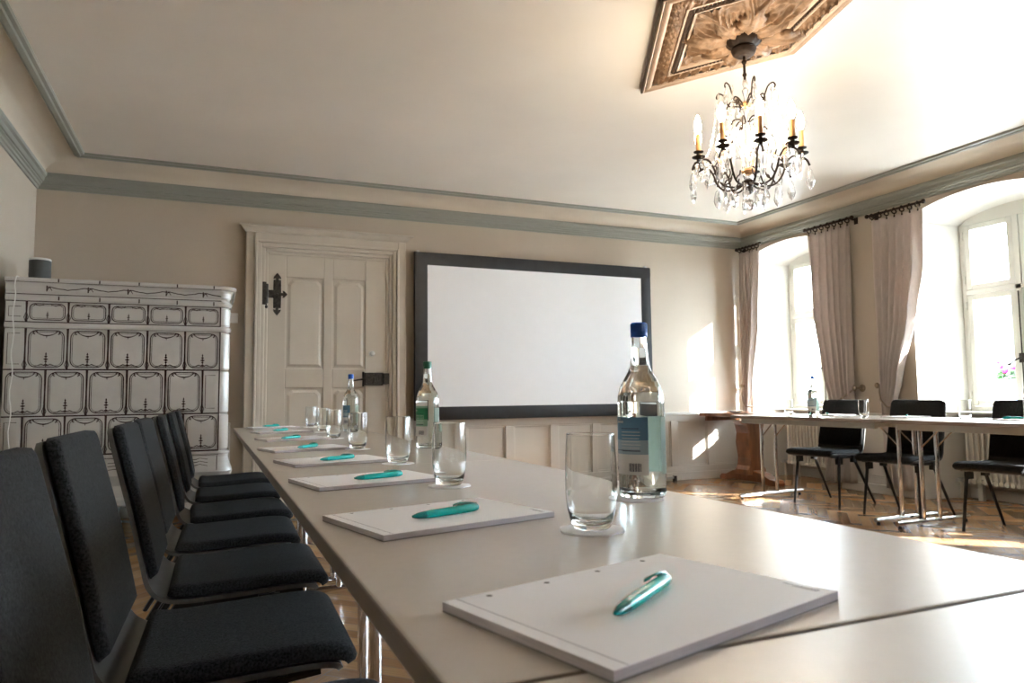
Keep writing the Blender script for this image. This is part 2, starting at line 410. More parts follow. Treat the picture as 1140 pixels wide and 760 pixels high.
base('baseboard_right', [((XR-0.05,4.41,0),(XR,5.22,0.085)), ((XR-0.05,2.34,0),(XR,3.15,0.085)), ((XR-0.05,0.27,0),(XR,1.08,0.085)), ((XR-0.03,YF,0),(XR,-0.98,0.1))] + [((XG-0.05,c,0),(XG-0.03,d,0.09)) for _,(c,d) in NICHES])
base('baseboard_front', [((XL+0.03,YF,0),(XR-0.03,YF+0.03,0.12))])

# ------------------------------------------------------------------ door
def door():
    root = thing('door_1', 'beige four panel wooden door in a stepped surround with a flat cornice', 'door', (0,YB,0)); struct(root)
    fr = MB()
    def ring(x0, x1, z1, wd, d0, d1):
        fr.box((x0,-d1,0),(x0+wd,-d0,z1)); fr.box((x1-wd,-d1,0),(x1,-d0,z1)); fr.box((x0+wd,-d1,z1-wd),(x1-wd,-d0,z1))
    ring(0.262,1.672,2.385,0.075,0,0.075); ring(0.335,1.60,2.312,0.022,0,0.105); ring(0.357,1.578,2.29,0.035,0,0.085); ring(0.392,1.543,2.255,0.03,0,0.06)
    ring(0.42,1.515,2.225,0.028,0,0.035)
    f = fr.build('door_frame', M_door, root, bevel=0.007)
    cp = MB()
    pr = [(0,2.385),(0.08,2.385),(0.088,2.395),(0.096,2.40),(0.110,2.418),(0.135,2.428),(0.135,2.440),(0.0,2.446)]
    n = len(pr); vs = []
    for x, sgn in ((0.262,-1),(1.672,1)):
        for d, z in pr: vs.append((x+sgn*max(0,d-0.075), -d, z))
    cp.add(vs, [(k,k+1,n+k+1,n+k) for k in range(n-1)]+[tuple(range(n))[::-1], tuple(range(n,2*n))])
    cp.build('cornice', M_door, root, bevel=0.002)
    X0, X1, ZT = 0.445, 1.49, 2.20
    lf = MB(); d0, d1 = 0.005, 0.028
    lf.box((X0,-0.012,0.01),(X1,0.0,ZT))
    xs = [(0.605,0.92),(1.01,1.295)]; zs = [(0.13,0.47),(0.53,1.02),(1.20,2.0)]
    lf.box((X0,-d1,0.01),(0.60,-0.012,ZT)); lf.box((0.925,-d1,0.01),(1.005,-0.012,ZT)); lf.box((1.30,-d1,0.01),(X1,-0.012,ZT))
    zz = [0.01,0.125,0.475,0.525,1.025,1.195,2.005,ZT]
    for a, b in ((0.60,0.925),(1.005,1.30)):
        for k in range(0,8,2): lf.box((a,-d1,zz[k]),(b,-0.012,zz[k+1]))
    lf.build('door_leaf', M_door, root, bevel=0.005)
    for i,(a,b) in enumerate(xs):
        for c, d in zs:
            pm = MB(); 
            e = 0.035
            for k,(ins,dep) in enumerate(((0.012,0.013),(e,0.024))): pass
            o = [(a+0.012,c+0.012),(b-0.012,c+0.012),(b-0.012,d-0.012),(a+0.012,d-0.012)]
            q = [(a+e,c+e),(b-e,c+e)]
            q += ([(b-e,d-e-0.03),(b-e-0.03,d-e)] if d > 0.9 else [(b-e,d-e)]) + ([(a+e+0.03,d-e),(a+e,d-e-0.03)] if d > 0.9 else [(a+e,d-e)])
            if len(q) == 6: o = [o[0],o[1],(b-0.012,d-0.05),(b-0.05,d-0.012),(a+0.05,d-0.012),(a+0.012,d-0.05)]
            n = len(o); pm.add([(x,-0.0135,z) for x,z in o]+[(x,-0.024,z) for x,z in q], [(k,(k+1)%n,n+(k+1)%n,n+k) for k in range(n)]+[tuple(range(n,2*n))])
            pm.build('panel', M_door, root)
    # wrought hinge with leaf-shaped tips
    h = MB(); y = -0.034
    def plate(poly): 
        n = len(poly); h.add([(x,-0.028,z) for x,z in poly]+[(x,y,z) for x,z in poly], [tuple(range(n,2*n))]+[(k,(k+1)%n,n+(k+1)%n,n+k) for k in range(n)])
    cx, cz = 0.525, 1.85
    plate([(cx-0.032,cz-0.125),(cx+0.032,cz-0.125),(cx+0.034,cz),(cx+0.032,cz+0.125),(cx-0.032,cz+0.125),(cx-0.034,cz)])
    for s in (1,-1):
        plate([(cx-0.012,cz+s*0.12),(cx-0.012,cz+s*0.14),(cx-0.034,cz+s*0.135),(cx-0.028,cz+s*0.155),(cx,cz+s*0.19),(cx+0.028,cz+s*0.155),(cx+0.034,cz+s*0.135),(cx+0.012,cz+s*0.14),(cx+0.012,cz+s*0.12)][::-s])
    plate([(cx+0.03,cz-0.012),(cx+0.05,cz-0.012),(cx+0.045,cz-0.032),(cx+0.06,cz-0.028),(cx+0.088,cz),(cx+0.06,cz+0.028),(cx+0.045,cz+0.032),(cx+0.05,cz+0.012),(cx+0.03,cz+0.012)])
    h.box((0.445,-0.035,cz-0.035),(0.50,-0.029,cz+0.035))
    h.tube([(0.435,-0.042,cz-0.085),(0.435,-0.042,cz+0.085)],0.017,10); h.ball((0.435,-0.042,cz-0.115),0.014); h.tube([(0.435,-0.042,cz-0.13),(0.435,-0.042,cz-0.08)],0.007,8)
    h.box((0.40,-0.066,cz-0.10),(0.432,-0.036,cz+0.10))
    h.ball((cx,-0.036,cz),0.010); h.ball((cx,-0.036,cz+0.09),0.006); h.ball((cx,-0.036,cz-0.09),0.006)
    h.build('hinge', M_iron, root, bevel=0.002)
    lk = MB(); lk.box((1.285,-0.075,1.045),(1.455,-0.029,1.16)); lk.box((1.458,-0.085,1.055),(1.512,-0.036,1.155)); lk.box((1.275,-0.05,1.035),(1.29,-0.029,1.17))
    for x in (1.30,1.37,1.44):
        for z in (1.06,1.145): lk.ball((x,-0.076,z),0.006)
    lk.tube([(1.375,-0.078,1.075),(1.372,-0.082,1.12)],[0.01,0.006],8)
    lk.build('lock_box', M_iron, root, bevel=0.004)
    MB().tube([(1.30,-0.085,1.10),(1.25,-0.088,1.098),(1.185,-0.088,1.088)],[0.010,0.008,0.006],8).tube([(1.30,-0.06,1.10),(1.30,-0.09,1.10)],0.012,8).build('door_handle', M_iron, root)
    kb = MB(); kb.T = Matrix.Translation((1.36,-0.028,1.335)) @ Matrix.Rotation(PI/2,4,'X')
    kb.lathe([(0,0),(0.026,0),(0.026,0.004),(0.012,0.008),(0.010,0.02),(0.022,0.028),(0.024,0.038),(0.016,0.046),(0,0.048)],16)
    kb.build('knob', M_white, root)
    return root
door()

# ------------------------------------------------------------------ windows
def window(n, c, d):
    root = thing('window_%d' % n, 'tall white casement window in an arched niche, number %d from the back' % n, 'window', (XG,(c+d)/2,0)); struct(root)
    hw = (d-c)/2; f = MB(); x0, x1 = 0.0, 0.075; zb, zt, tr = 0.755, 2.405, 1.80
    f.box((x0,-hw,zb),(x1,-hw+0.045,2.44)); f.box((x0,hw-0.045,zb),(x1,hw,2.44)); f.box((x0-0.02,-hw+0.045,zb),(x1,hw-0.045,0.80))
    f.box((x0-0.012,-hw+0.045,tr-0.022),(x1,hw-0.045,tr+0.022)); f.box((x0-0.012,-0.024,0.80),(x1,0.024,zt))
    n_ = 16; B = [(-hw+2*hw*i/n_, 2.412+0.11*math.sqrt(max(0,1-(2*i/n_-1)**2))*0.6+0.045*(1-(2*i/n_-1)**2)) for i in range(n_+1)]
    for i in range(n_):
        (a,p),(b,q) = B[i],B[i+1]
        f.add([(x0,a,zt),(x0,b,zt),(x0,b,q),(x0,a,p),(x1,a,zt),(x1,b,zt),(x1,b,q),(x1,a,p)], [(0,1,2,3)[::-1],(4,5,6,7),(0,4,5,1)])
    f.build('window_frame', M_winframe, root, bevel=0.004)
    for s in (-1, 1):
        for z0, z1 in ((0.802,tr-0.024),(tr+0.024,zt-0.002)):
            a, b = (0.027, hw-0.047) if s > 0 else (-hw+0.047, -0.027)
            sm = MB(); e = 0.048
            sm.box((-0.006,a,z0),(0.05,a+e,z1)); sm.box((-0.006,b-e,z0),(0.05,b,z1)); sm.box((-0.006,a+e,z0),(0.05,b-e,z0+e)); sm.box((-0.006,a+e,z1-e),(0.05,b-e,z1))
            so = sm.build('casement', M_winframe, root, bevel=0.005)
            MB().box((0.018,a+e-0.006,z0+e-0.006),(0.022,b-e+0.006,z1-e+0.006)).build('pane', M_pane, so)
            hm = MB()
            for zz in (z0+0.09, z1-0.09): 
                yy = b+0.012 if s > 0 else a-0.012
                hm.tube([(-0.012,yy,zz-0.035),(-0.012,yy,zz+0.035)],0.009,8)
            hm.build('hinge', M_winframe, so)
    hd = MB(); hd.box((-0.03,-0.022,1.16),(-0.012,0.022,1.24)); hd.tube([(-0.03,0,1.20),(-0.05,0,1.20)],0.008,8); hd.tube([(-0.05,0.0,1.20),(-0.055,0.05,1.175),(-0.055,0.085,1.15)],[0.008,0.007,0.010],8); hd.ball((-0.055,0.088,1.148),0.014)
    hd.tube([(-0.02,0,0.83),(-0.02,0,1.76)],0.006,6)
    hd.build('espagnolette_handle', M_iron, root, bevel=0.002)
    sl_ = MB(); sl_.box((-0.40,-hw-0.02,0.735),(0.0,hw+0.02,0.757)); sl_.build('window_sill', M_winframe, root, bevel=0.006)
for i,(_,(c,d)) in enumerate(NICHES): window(i+1, c, d)  # third and fourth windows are unseen additions that light the room

# ------------------------------------------------------------------ what lies outside the windows
def building(y0, y1, x, label, rows):
    root = thing('townhouse', label, 'building', (x,(y0+y1)/2,-4))
    h = (y1-y0)/2
    MB().box((0,-h,0),(3,h,10)).build('facade', M_facade, root)
    for zc in rows:
        k = int(2*h/2.6)
        for i in range(k):
            y = -h+(i+0.5)*2*h/k
            MB().box((-0.06,y-0.42,zc-0.75),(0.02,y+0.42,zc+0.75)).build('window_surround', M_facade, root)
            MB().box((-0.08,y-0.33,zc-0.66),(-0.05,y-0.03,zc+0.66)).box((-0.08,y+0.03,zc-0.66),(-0.05,y+0.33,zc+0.66)).build('window', M_fglass, root)
    MB().box((-0.3,-h,9.8),(3,h,10.1)).build('eaves', M_facade, root)
building(12.0, 36.0, 26, 'pale rendered townhouse across the street seen through the windows', (1.6,4.9,8.6))
struct(MB().box((XO+0.3,-30,-4.2),(40,40,-4)).build('street', M_street))
def flowers(loc, label, n):
    root = thing('flower_box', label, 'flower box', loc)
    MB().box((-0.07,-0.25,0),(0.07,0.25,0.13)).build('planter', M_white, root, bevel=0.01)
    g = MB()
    for k in range(n*2):
        x, y, z = random.uniform(-0.07,0.07), random.uniform(-0.24,0.24), 0.12+random.uniform(0,0.1)
        g.ball((x,y,z), 0.028, seg=6, rings=4, sq=(1,1,0.5))
    o = g.build('foliage', M_leafg, root); 
    p = MB()
    for k in range(n):
        p.ball((random.uniform(-0.07,0.07), random.uniform(-0.24,0.24), 0.2+random.uniform(0,0.10)), random.uniform(0.022,0.036), mat=random.choice((0,0,1)), seg=7, rings=4)
    p.build('blossoms', [M_pink, M_purple], root)
flowers((6.66,4.06,0.90), 'flower box of pink and violet blossoms outside the window by the handle', 34)

# ------------------------------------------------------------------ radiators
def radiator(label, y0, ncol):
    pitch = 0.046; root = thing('radiator', label, 'radiator', (6.06,y0,0), 0, 'column radiators under the windows')
    cm = None
    for i in range(ncol):
        if cm is None:
            c = MB()
            for x in (-0.045,0.0,0.045): c.tube([(x,0,0.16),(x,0,0.66)],0.0125,8)
            c.tube([(-0.06,0,0.16),(0.06,0,0.16)],0.021,8); c.tube([(-0.06,0,0.66),(0.06,0,0.66)],0.021,8)
            cm = c.build('column', M_radi, root)
            o = cm
        else:
            o = cm.copy(); C.objects.link(o); o.parent = root
        o.location = (0,i*pitch,0)
    MB().tube([(0,-0.05,0.16),(0,ncol*pitch,0.16)],0.014,8).tube([(0,-0.02,0.66),(0,ncol*pitch,0.66)],0.014,8).build('header_pipe', M_radi, root)
    MB().tube([(0,ncol*pitch,0.16),(0,ncol*pitch+0.06,0.16),(0,ncol*pitch+0.06,0.0)],0.011,8).build('supply_pipe', M_radi, root)
    v = MB(); v.T = Matrix.Translation((0,ncol*pitch+0.06,0.16)); v.tube([(0,-0.02,0),(0,0.05,0)],0.02,10); v.tube([(-0.05,0,0),(0.0,0,0)],0.016,10); v.build('valve', M_alu, root)
    for yy in (0.05, (ncol-3)*pitch):
        MB().box((0.055,yy,0.5),(0.109,yy+0.04,0.6)).build('bracket', M_radi, root)
        MB().box((-0.02,yy,0.0),(0.02,yy+0.04,0.15)).build('stand', M_radi, root)
    return root
radiator('cream column radiator under the window nearest the back corner', 5.42, 19)
radiator('cream column radiator behind the right end of the far table', 3.35, 19)

# ------------------------------------------------------------------ curtains
def curtain(label, rodlabel, straight, sweep, nf, zr, hook_y, cord, seed):
    """straight = y of the wall-side edge at (top,bottom); sweep = list of (z, y) of the window-side edge"""
    rnd = random.Random(seed); X0 = 5.625; zt, zb = zr-0.055, 0.07
    root = thing('curtain', label, 'curtain', (X0,straight[0],0), 0)
    zs = sorted(set([zt-(zt-zb)*i/46 for i in range(47)]), reverse=True)
    def sw(z):
        for (za,ya),(zc,yc) in zip(sweep, sweep[1:]):
            if za >= z >= zc:
                t = (za-z)/(za-zc); t = t*t*(3-2*t)*0.5+t*0.5
                return ya+(yc-ya)*t
        return sweep[-1][1]
    nu = nf*10+1; ph = [rnd.uniform(-0.5,0.5) for _ in range(nf+2)]
    am = [rnd.uniform(0.75,1.25) for _ in range(nf+2)]
    mb = MB()
    def fn(i, j):
        z = zs[i]; u = j/(nu-1); k = (zt-z)/(zt-zb)
        e0 = straight[0]+(straight[1]-straight[0])*k; e1 = sw(z)
        f = u*nf; a = am[int(f)]*(1-(f%1))+am[int(f)+1]*(f%1)
        wid = abs(e1-e0)
        amp = 0.036*a*(0.6+0.4*min(1,k*5))*min(1, wid/0.30+0.25)
        p = 2*PI*f + ph[int(f)]*math.sin(k*3+int(f))*0.6 + 0.5*math.sin(3*k+seed)
        x = amp*(math.cos(p)+0.25*math.cos(2*p+1.3)) + 0.010*math.sin(9*u+4*k+seed)
        y = e0+(e1-e0)*(u+0.20/nf*math.sin(p+0.8))
        # folds hang a little crooked
        return (x, y-straight[0], z)
    mb.grid(fn, len(zs), nu)
    o = mb.build('fabric', M_curt, root, sharp=False)
    sol = o.modifiers.new('thick','SOLIDIFY'); sol.thickness = 0.003
    cm = MB(); cm.tube([(p[0]-X0,p[1]-straight[0],p[2]) for p in cord],0.008,8); cm.build('tieback_cord', M_cord, root)
    y0, y1 = straight[0], sweep[0][1]; sg = 1 if y1 > y0 else -1
    rod = thing('curtain_rod', rodlabel, 'curtain rod', (X0,y0,zr))
    MB().tube([(0,-sg*0.03,0),(0,(y1-y0)+sg*0.03,0)],0.011,10).ball((0,-sg*0.04,0),0.02).ball((0,(y1-y0)+sg*0.04,0),0.02).build('rod', M_bronze, rod)
    MB().tube([(0,-sg*0.01,0),(0.05,-sg*0.01,-0.01),(0.095,-sg*0.01,-0.01)],0.009,8).box((0.086,-sg*0.01-0.02,-0.05),(0.094,-sg*0.01+0.02,0.04)).build('bracket', M_bronze, rod)
    first = None
    for i in range(nf+1):
        yy = (y1-y0)*(0.03+0.94*i/nf)
        if first is None:
            r = MB(); r.tube([(0.025*math.cos(t),0.005*math.sin(2*t),0.025*math.sin(t)-0.012) for t in [2*PI*k/14 for k in range(14)]],0.006,6,closed=True)
            r.tube([(0,0,-0.031),(0,0,-0.060)],0.004,6); r.box((-0.003,-0.006,-0.07),(0.003,0.006,-0.055))
            first = r.build('ring', M_bronze, rod); first.location = (0,yy,0)
        else:
            c = first.copy(); C.objects.link(c); c.parent = rod; c.location = (0,yy,0)
    return root
def hook(y, z, label):
    h = thing('tieback_hook', label, 'curtain hook', (XR,y,z), 0)
    m = MB(); m.T = Matrix.Rotation(-PI/2,4,'Y'); m.lathe([(0,0.0),(0.034,0.0),(0.036,0.006),(0.024,0.012),(0.014,0.016),(0.011,0.022)],16); m.build('wall_plate', M_brass, h)
    m = MB(); m.tube([(-0.02,0,0),(-0.06,0,0),(-0.10,0,0)],0.009,8); m.build('stem', M_brass, h)
    m = MB(); m.T = Matrix.Translation((-0.10,0,0)) @ Matrix.Rotation(-PI/2,4,'Y'); m.lathe([(0,-0.004),(0.022,0.0),(0.027,0.008),(0.020,0.018),(0,0.022)],16); m.build('knob', M_brass, h)
curtain('beige curtain in the back corner beside the antique table', 'dark curtain rod nearest the back corner', (6.50,6.49), [(2.6,6.20),(1.72,6.27),(0.95,6.40),(0.78,6.43),(0.07,6.36)], 5, 2.60, 0, [(5.63,6.52,1.0),(5.60,6.50,0.93),(5.575,6.46,0.84),(5.57,6.42,0.79),(5.60,6.38,0.78),(5.67,6.38,0.79)], 1)
curtain('beige curtain on the wall pier, behind the blue capped bottle', 'dark ringed curtain rod left of the bare wall pier', (4.955,5.02), [(2.6,5.46),(1.73,5.44),(1.08,5.335),(0.86,5.28),(0.72,5.26),(0.07,5.38)], 6, 2.60, 0, [(5.63,4.97,0.97),(5.60,5.03,0.92),(5.565,5.12,0.85),(5.56,5.22,0.80),(5.60,5.31,0.78),(5.67,5.32,0.79)], 2)
curtain('beige curtain with sunlit stripes beside the right hand window', 'dark ringed curtain rod above the sunlit curtain', (4.705,4.68), [(2.55,4.21),(2.05,4.24),(1.60,4.33),(1.06,4.49),(0.80,4.56),(0.72,4.56),(0.07,4.41)], 6, 2.565, 0, [(5.63,4.70,0.98),(5.60,4.685,0.93),(5.57,4.65,0.86),(5.56,4.58,0.80),(5.60,4.53,0.79),(5.67,4.53,0.80)], 3)
for dy, nm in ((-2.07,'third'),(-4.14,'fourth')):  # unseen curtains added to keep oblique window light off the left side
    curtain('added unseen beige curtain blocking slanting light at the %s window from the back corner' % nm, 'added unseen dark curtain rod at the %s window from the back corner' % nm, (4.705+dy,4.68+dy), [(2.55,4.21+dy),(2.05,4.22+dy),(1.60,4.25+dy),(1.06,4.33+dy),(0.80,4.42+dy),(0.72,4.43+dy),(0.07,4.35+dy)], 6, 2.565, 0, [(5.63,4.70+dy,0.98),(5.60,4.685+dy,0.93),(5.57,4.65+dy,0.86),(5.56,4.56+dy,0.80),(5.60,4.43+dy,0.79),(5.67,4.43+dy,0.80)], 3)
hook(6.50, 1.02, 'dark brass curtain hook in the back right corner')
hook(4.965, 0.97, 'brass curtain hook left of the drinking glass above the chair back')
hook(4.715, 0.99, 'brass curtain hook beside the sunlit curtain')

# ------------------------------------------------------------------ tiled stove
def stove():
    YS = 5.50; x0, x1, yb = -1.235, 0.115, 6.35
    root = thing('tiled_stove', 'large white tiled stove with dark painted ornament in the left corner', 'stove', (0,0,0))
    b = MB()
    R = 0.055
    def plan(off, z, x1o=0): 
        pts = [(x0,YS-off)]; cx, cy = x1-R, YS+R
        pts += [(cx+(R+off)*math.cos(math.radians(a)), cy+(R+off)*math.sin(math.radians(a))) for a in range(-90,1,10)]
        pts += [(x1+off,yb),(x0,yb)]
        return [(x,y,z) for x,y in pts]
    def rings(prof, mats, mb):
        P = [plan(o,z) for o,z in prof]; n = len(P[0])
        for k in range(len(P)-1):
            mb.add(P[k]+P[k+1], [(i,i+1,n+i+1,n+i) for i in range(n-1)], mats, True)
        mb.add(P[-1], [tuple(range(n))], mats)
    rows = [(0.578,0.833,0),(0.836,1.138,1),(1.141,1.412,0),(1.452,1.588,0)]
    rings([(-0.006,0.55),(-0.006,1.60)], 1, b)
    bounds = [0.065-0.2365*i for i in range(7)]
    D = MB()
    for z0, z1, off in rows:
        s = 0.1182*off; xs = [bx-s for bx in bounds]
        if off: xs = [x1-R]+xs
        else: xs[0] = x1-R
        xs = [max(x, x0+0.001) for x in xs]; xs.append(x0+0.001)
        xs = sorted(set(xs), reverse=True)
        for a, c in zip(xs[1:], xs):
            if c-a < 0.02: continue
            # pillowed glazed face
            g = 0.002
            def fn(i, j, a=a, c=c, z0=z0, z1=z1):
                u, v = i/8, j/8; e = min(u,1-u,v,1-v)
                h = 0.004*min(1,e*8) + 0.004*(1-(2*u-1)**2)*(1-(2*v-1)**2)
                return (a+g+(c-a-2*g)*u, YS-h, z0+g+(z1-z0-2*g)*v)
            b.grid(fn, 9, 9, 0)
            yo = YS-0.0075; W_ = c-a; full = W_ > 0.19
            r = 0.045 if z1-z0 > 0.2 else 0.03; i_ = 0.019
            X0, X1, Z0, Z1 = a+i_, c-i_, z0+i_*0.8, z1-i_*0.8
            if full:
                for ins, wd in ((0,0.0062),(0.010,0.0030)):
                    p = []
                    for (qx,qz,a0) in ((X1-r,Z0+r,-90),(X1-r,Z1-r,0),(X0+r,Z1-r,90),(X0+r,Z0+r,180)):
                        p += arc(qx,qz,r-ins,a0,a0+90,6)
                    p.append(p[0]); D.ribbon(p, wd, 0, yo-(0.0004 if ins else 0.0))
                mx = (a+c)/2
                if z1-z0 > 0.2:
                    # swag at the top, flower at the foot
                    zt = Z1-0.014
                    sag = [(mx-0.055+0.11*t/12, zt-0.020+0.020*(2*t/12-1)**2) for t in range(13)]
                    D.ribbon(sag, [0.004+0.005*(1-abs(2*t/12-1)) for t in range(13)], 0, yo-0.0008)
                    for sx in (-1,1):
                        D.ribbon([(mx+sx*q[0], zt+q[1]) for q in arc(0.064,0.0,0.011,180,-90,8)], 0.007, 0, yo-0.0008)
                    D.ribbon([(mx,zt-0.018),(mx,zt-0.036)], [0.007,0.002], 0, yo-0.0008)
                    zb = Z0+0.004
                    D.ribbon([(mx,zb),(mx,zb+0.092)], 0.005, 0, yo-0.0008)
                    for hh, ww in ((0.012,0.020),(0.032,0.014),(0.048,0.026),(0.066,0.018),(0.082,0.010)):
                        D.ribbon([(mx-ww/2,zb+hh),(mx,zb+hh),(mx+ww/2,zb+hh)], [0.004,0.015,0.004], 0, yo-0.0010)
                    for sx in (-1,1):
                        D.ribbon([(mx+sx*0.006,zb+0.006),(mx+sx*0.025,zb+0.016),(mx+sx*0.05,zb+0.004),(mx+sx*0.07,zb+0.0)], [0.004,0.006,0.004,0.002], 0, yo-0.0008)
                else:
                    zb = Z0+0.006
                    D.ribbon([(mx,zb),(mx,zb+0.05)], 0.003, 0, yo-0.0008)
                    for hh, ww in ((0.012,0.010),(0.024,0.018),(0.036,0.012)):
                        D.ribbon([(mx-ww/2,zb+hh),(mx,zb+hh),(mx+ww/2,zb+hh)], [0.002,0.012,0.002], 0, yo-0.0010)
                    for sx in (-1,1): 
                        D.ribbon([(mx+sx*q[0], Z1+q[1]) for q in ((0.02,-0.006),(0.045,-0.012),(0.07,-0.004),(0.08,-0.016))], [0.004,0.007,0.004,0.006], 0, yo-0.0008)
            else:
                D.ribbon([(X1-0.01,Z0+0.02),(a+0.02,Z0+0.02),(a+0.02,Z1-0.02),(X1-0.01,Z1-0.02)], 0.004, 0, yo)
            if a > x0+0.01:
                D.ribbon([(a,z0),(a,(z0+z1)/2),(a,z1)], [0.014,0.009,0.014], 0, YS-0.0035)
                for sx in (-1,1): D.ribbon([(a+sx*0.004,z0+0.004),(a+sx*0.012,z0+0.03),(a+sx*0.004,z0+0.06)], [0.002,0.005,0.002], 0, YS-0.008)
            if c > x1-R-0.01: D.ribbon([(c-0.004,z0),(c-0.004,z1)], 0.008, 0, YS-0.0075)
        D.ribbon([(x0,z0-0.001),(x1-R,z0-0.001)], 0.009, 0, YS-0.005)
    # rounded corner shafts
    rings([(0.004,0.578),(0.006,0.60),(0.006,1.585),(0.004,1.59)], 0, b) if False else None
    for z0, z1, off in rows:
        P = []
        for z, o in ((z0,0.0),(z0+0.012,0.008),(z1-0.012,0.008),(z1,0.0)):
            P.append([(x1-R+(R+o)*math.cos(math.radians(q)), YS+R+(R+o)*math.sin(math.radians(q)), z) for q in range(-90,1,10)]+[(x1+o,yb,z)])
        n = len(P[0])
        for k in range(3): b.add(P[k]+P[k+1], [(i,i+1,n+i+1,n+i) for i in range(n-1)], 0, True)
    b.build('tiled_body', [M_tile, M_joint], root, sharp=50)
    D.build('painted_ornament', M_manganese, root)
    m = MB(); rings([(0.0,1.412),(0.012,1.416),(0.017,1.430),(0.012,1.446),(0.0,1.452)], 0, m); m.build('belt_moulding', M_tile, root)
    cr = MB(); rings([(0.0,1.588),(0.014,1.594),(0.020,1.610),(0.014,1.626),(0.006,1.632),(0.004,1.648),(0.012,1.660),(0.016,1.69),(0.026,1.706),(0.044,1.713),(0.050,1.722),(0.048,1.735),(0.040,1.740)], 0, cr)
    for k in range(7):
        x = 0.04-0.2365*k; 
        if x > x0+0.11:
            for (o1,za,zb_) in ((0.0215,1.597,1.624),(0.0165,1.655,1.70),(0.0505,1.714,1.736)):
                cr.ribbon([(x-(0.1 if o1<0.02 else 0.03),za),(x-(0.1 if o1<0.02 else 0.03),zb_)], 0.008, 1, YS-o1-0.0015)
            pts = [(x-0.1+0.2365*t/10, 1.676+0.010*math.cos(2*PI*t/10)*(1 if t%2 else 0.6)) for t in range(11)]
            cr.ribbon([p for p in pts if p[0] < x1-R], 0.006, 1, YS-0.020)
            cr.ribbon([(x-0.10,1.66),(x-0.085,1.685),(x-0.07,1.66)], [0.003,0.012,0.003], 1, YS-0.0205)
    for z, o in ((1.590,0.0),(1.634,0.008),(1.712,0.036)): cr.ribbon([(x0,z),(x1-R,z)], 0.005, 1, YS-o-0.003-0.004)
    cr.build('cornice', [M_tile, M_manganese], root)
    pl = MB(); rings([(0.0,0.576),(0.016,0.570),(0.020,0.558),(0.012,0.546),(0.010,0.53),(0.020,0.49),(0.036,0.45),(0.040,0.43)][::-1], 0, pl)
    for k in range(7):
        x = 0.05-0.2365*k
        if x > x0+0.21:
            for t in range(3): pl.ribbon([(x-0.2,0.47+0.022*t),(x-0.13,0.478+0.02*t),(x-0.11,0.485+0.02*t),(x-0.06,0.472+0.022*t)], [0.003,0.005,0.003,0.004], 1, YS-0.036+0.009*t-0.003)
            pl.ribbon([(x,0.44),(x,0.54)], 0.005, 1, YS-0.04)
    pl.ribbon([(x0,0.5745),(x1-R,0.5745)], 0.006, 1, YS-0.019); pl.ribbon([(x0,0.545),(x1-R,0.545)], 0.004, 1, YS-0.016)
    pl.build('base_frieze', [M_tile, M_manganese], root)
    lo = MB(); rings([(0.02,0.225),(0.034,0.235),(0.034,0.265),(0.016,0.285),(0.010,0.36),(0.030,0.405),(0.040,0.43)], 0, lo); lo.build('plinth', M_plinth, root)
    lg = None
    for x in (-1.12,-0.66,-0.36,0.02):
        for y in (5.56,6.25):
            if lg is None:
                q = MB(); q.lathe([(0,0.0),(0.055,0.0),(0.06,0.012),(0.045,0.03),(0.03,0.06),(0.045,0.10),(0.062,0.14),(0.055,0.18),(0.04,0.205),(0.065,0.228),(0,0.228)],14)
                lg = q.build('leg', M_delft, root); o = lg
            else: o = lg.copy(); C.objects.link(o); o.parent = root
            o.location = (x,y,0)
stove()
def speaker():
    r = thing('speaker', 'small grey cylindrical speaker standing on top of the tiled stove', 'speaker', (-1.075,5.62,1.7405))
    MB().lathe([(0,0),(0.060,0),(0.064,0.004),(0.064,0.012),(0.062,0.0125)],28).build('base_ring', M_white, r)
    MB().lathe([(0.062,0.012),(0.0645,0.014),(0.0645,0.136),(0.062,0.138)],28).build('grille', M_spk, r)
    MB().lathe([(0.062,0.137),(0.0645,0.138),(0.0645,0.146),(0.060,0.151),(0,0.152)],28).build('top_plate', M_white, r)
    pts = [(-0.06,0.0,0.006),(-0.08,-0.06,0.004),(-0.095,-0.165,0.004),(-0.098,-0.182,-0.03)]
    for i in range(30): pts.append((-0.098+0.006*math.sin(i*1.3), -0.186-0.003*math.cos(i*0.9), -0.06-0.052*i))
    MB().tube(pts,0.0035,6).build('power_cord', M_white, r)
speaker()
sw = thing('wall_switch', 'small white switch plate between the stove and the door frame', 'switch', (0.172,YB,1.63))
MB().box((-0.035,-0.010,-0.042),(0.035,0.0,0.042)).build('plate', M_white, sw, bevel=0.003)
MB().box((-0.022,-0.014,-0.028),(0.022,-0.009,0.028)).build('rocker', M_white, sw, bevel=0.002)

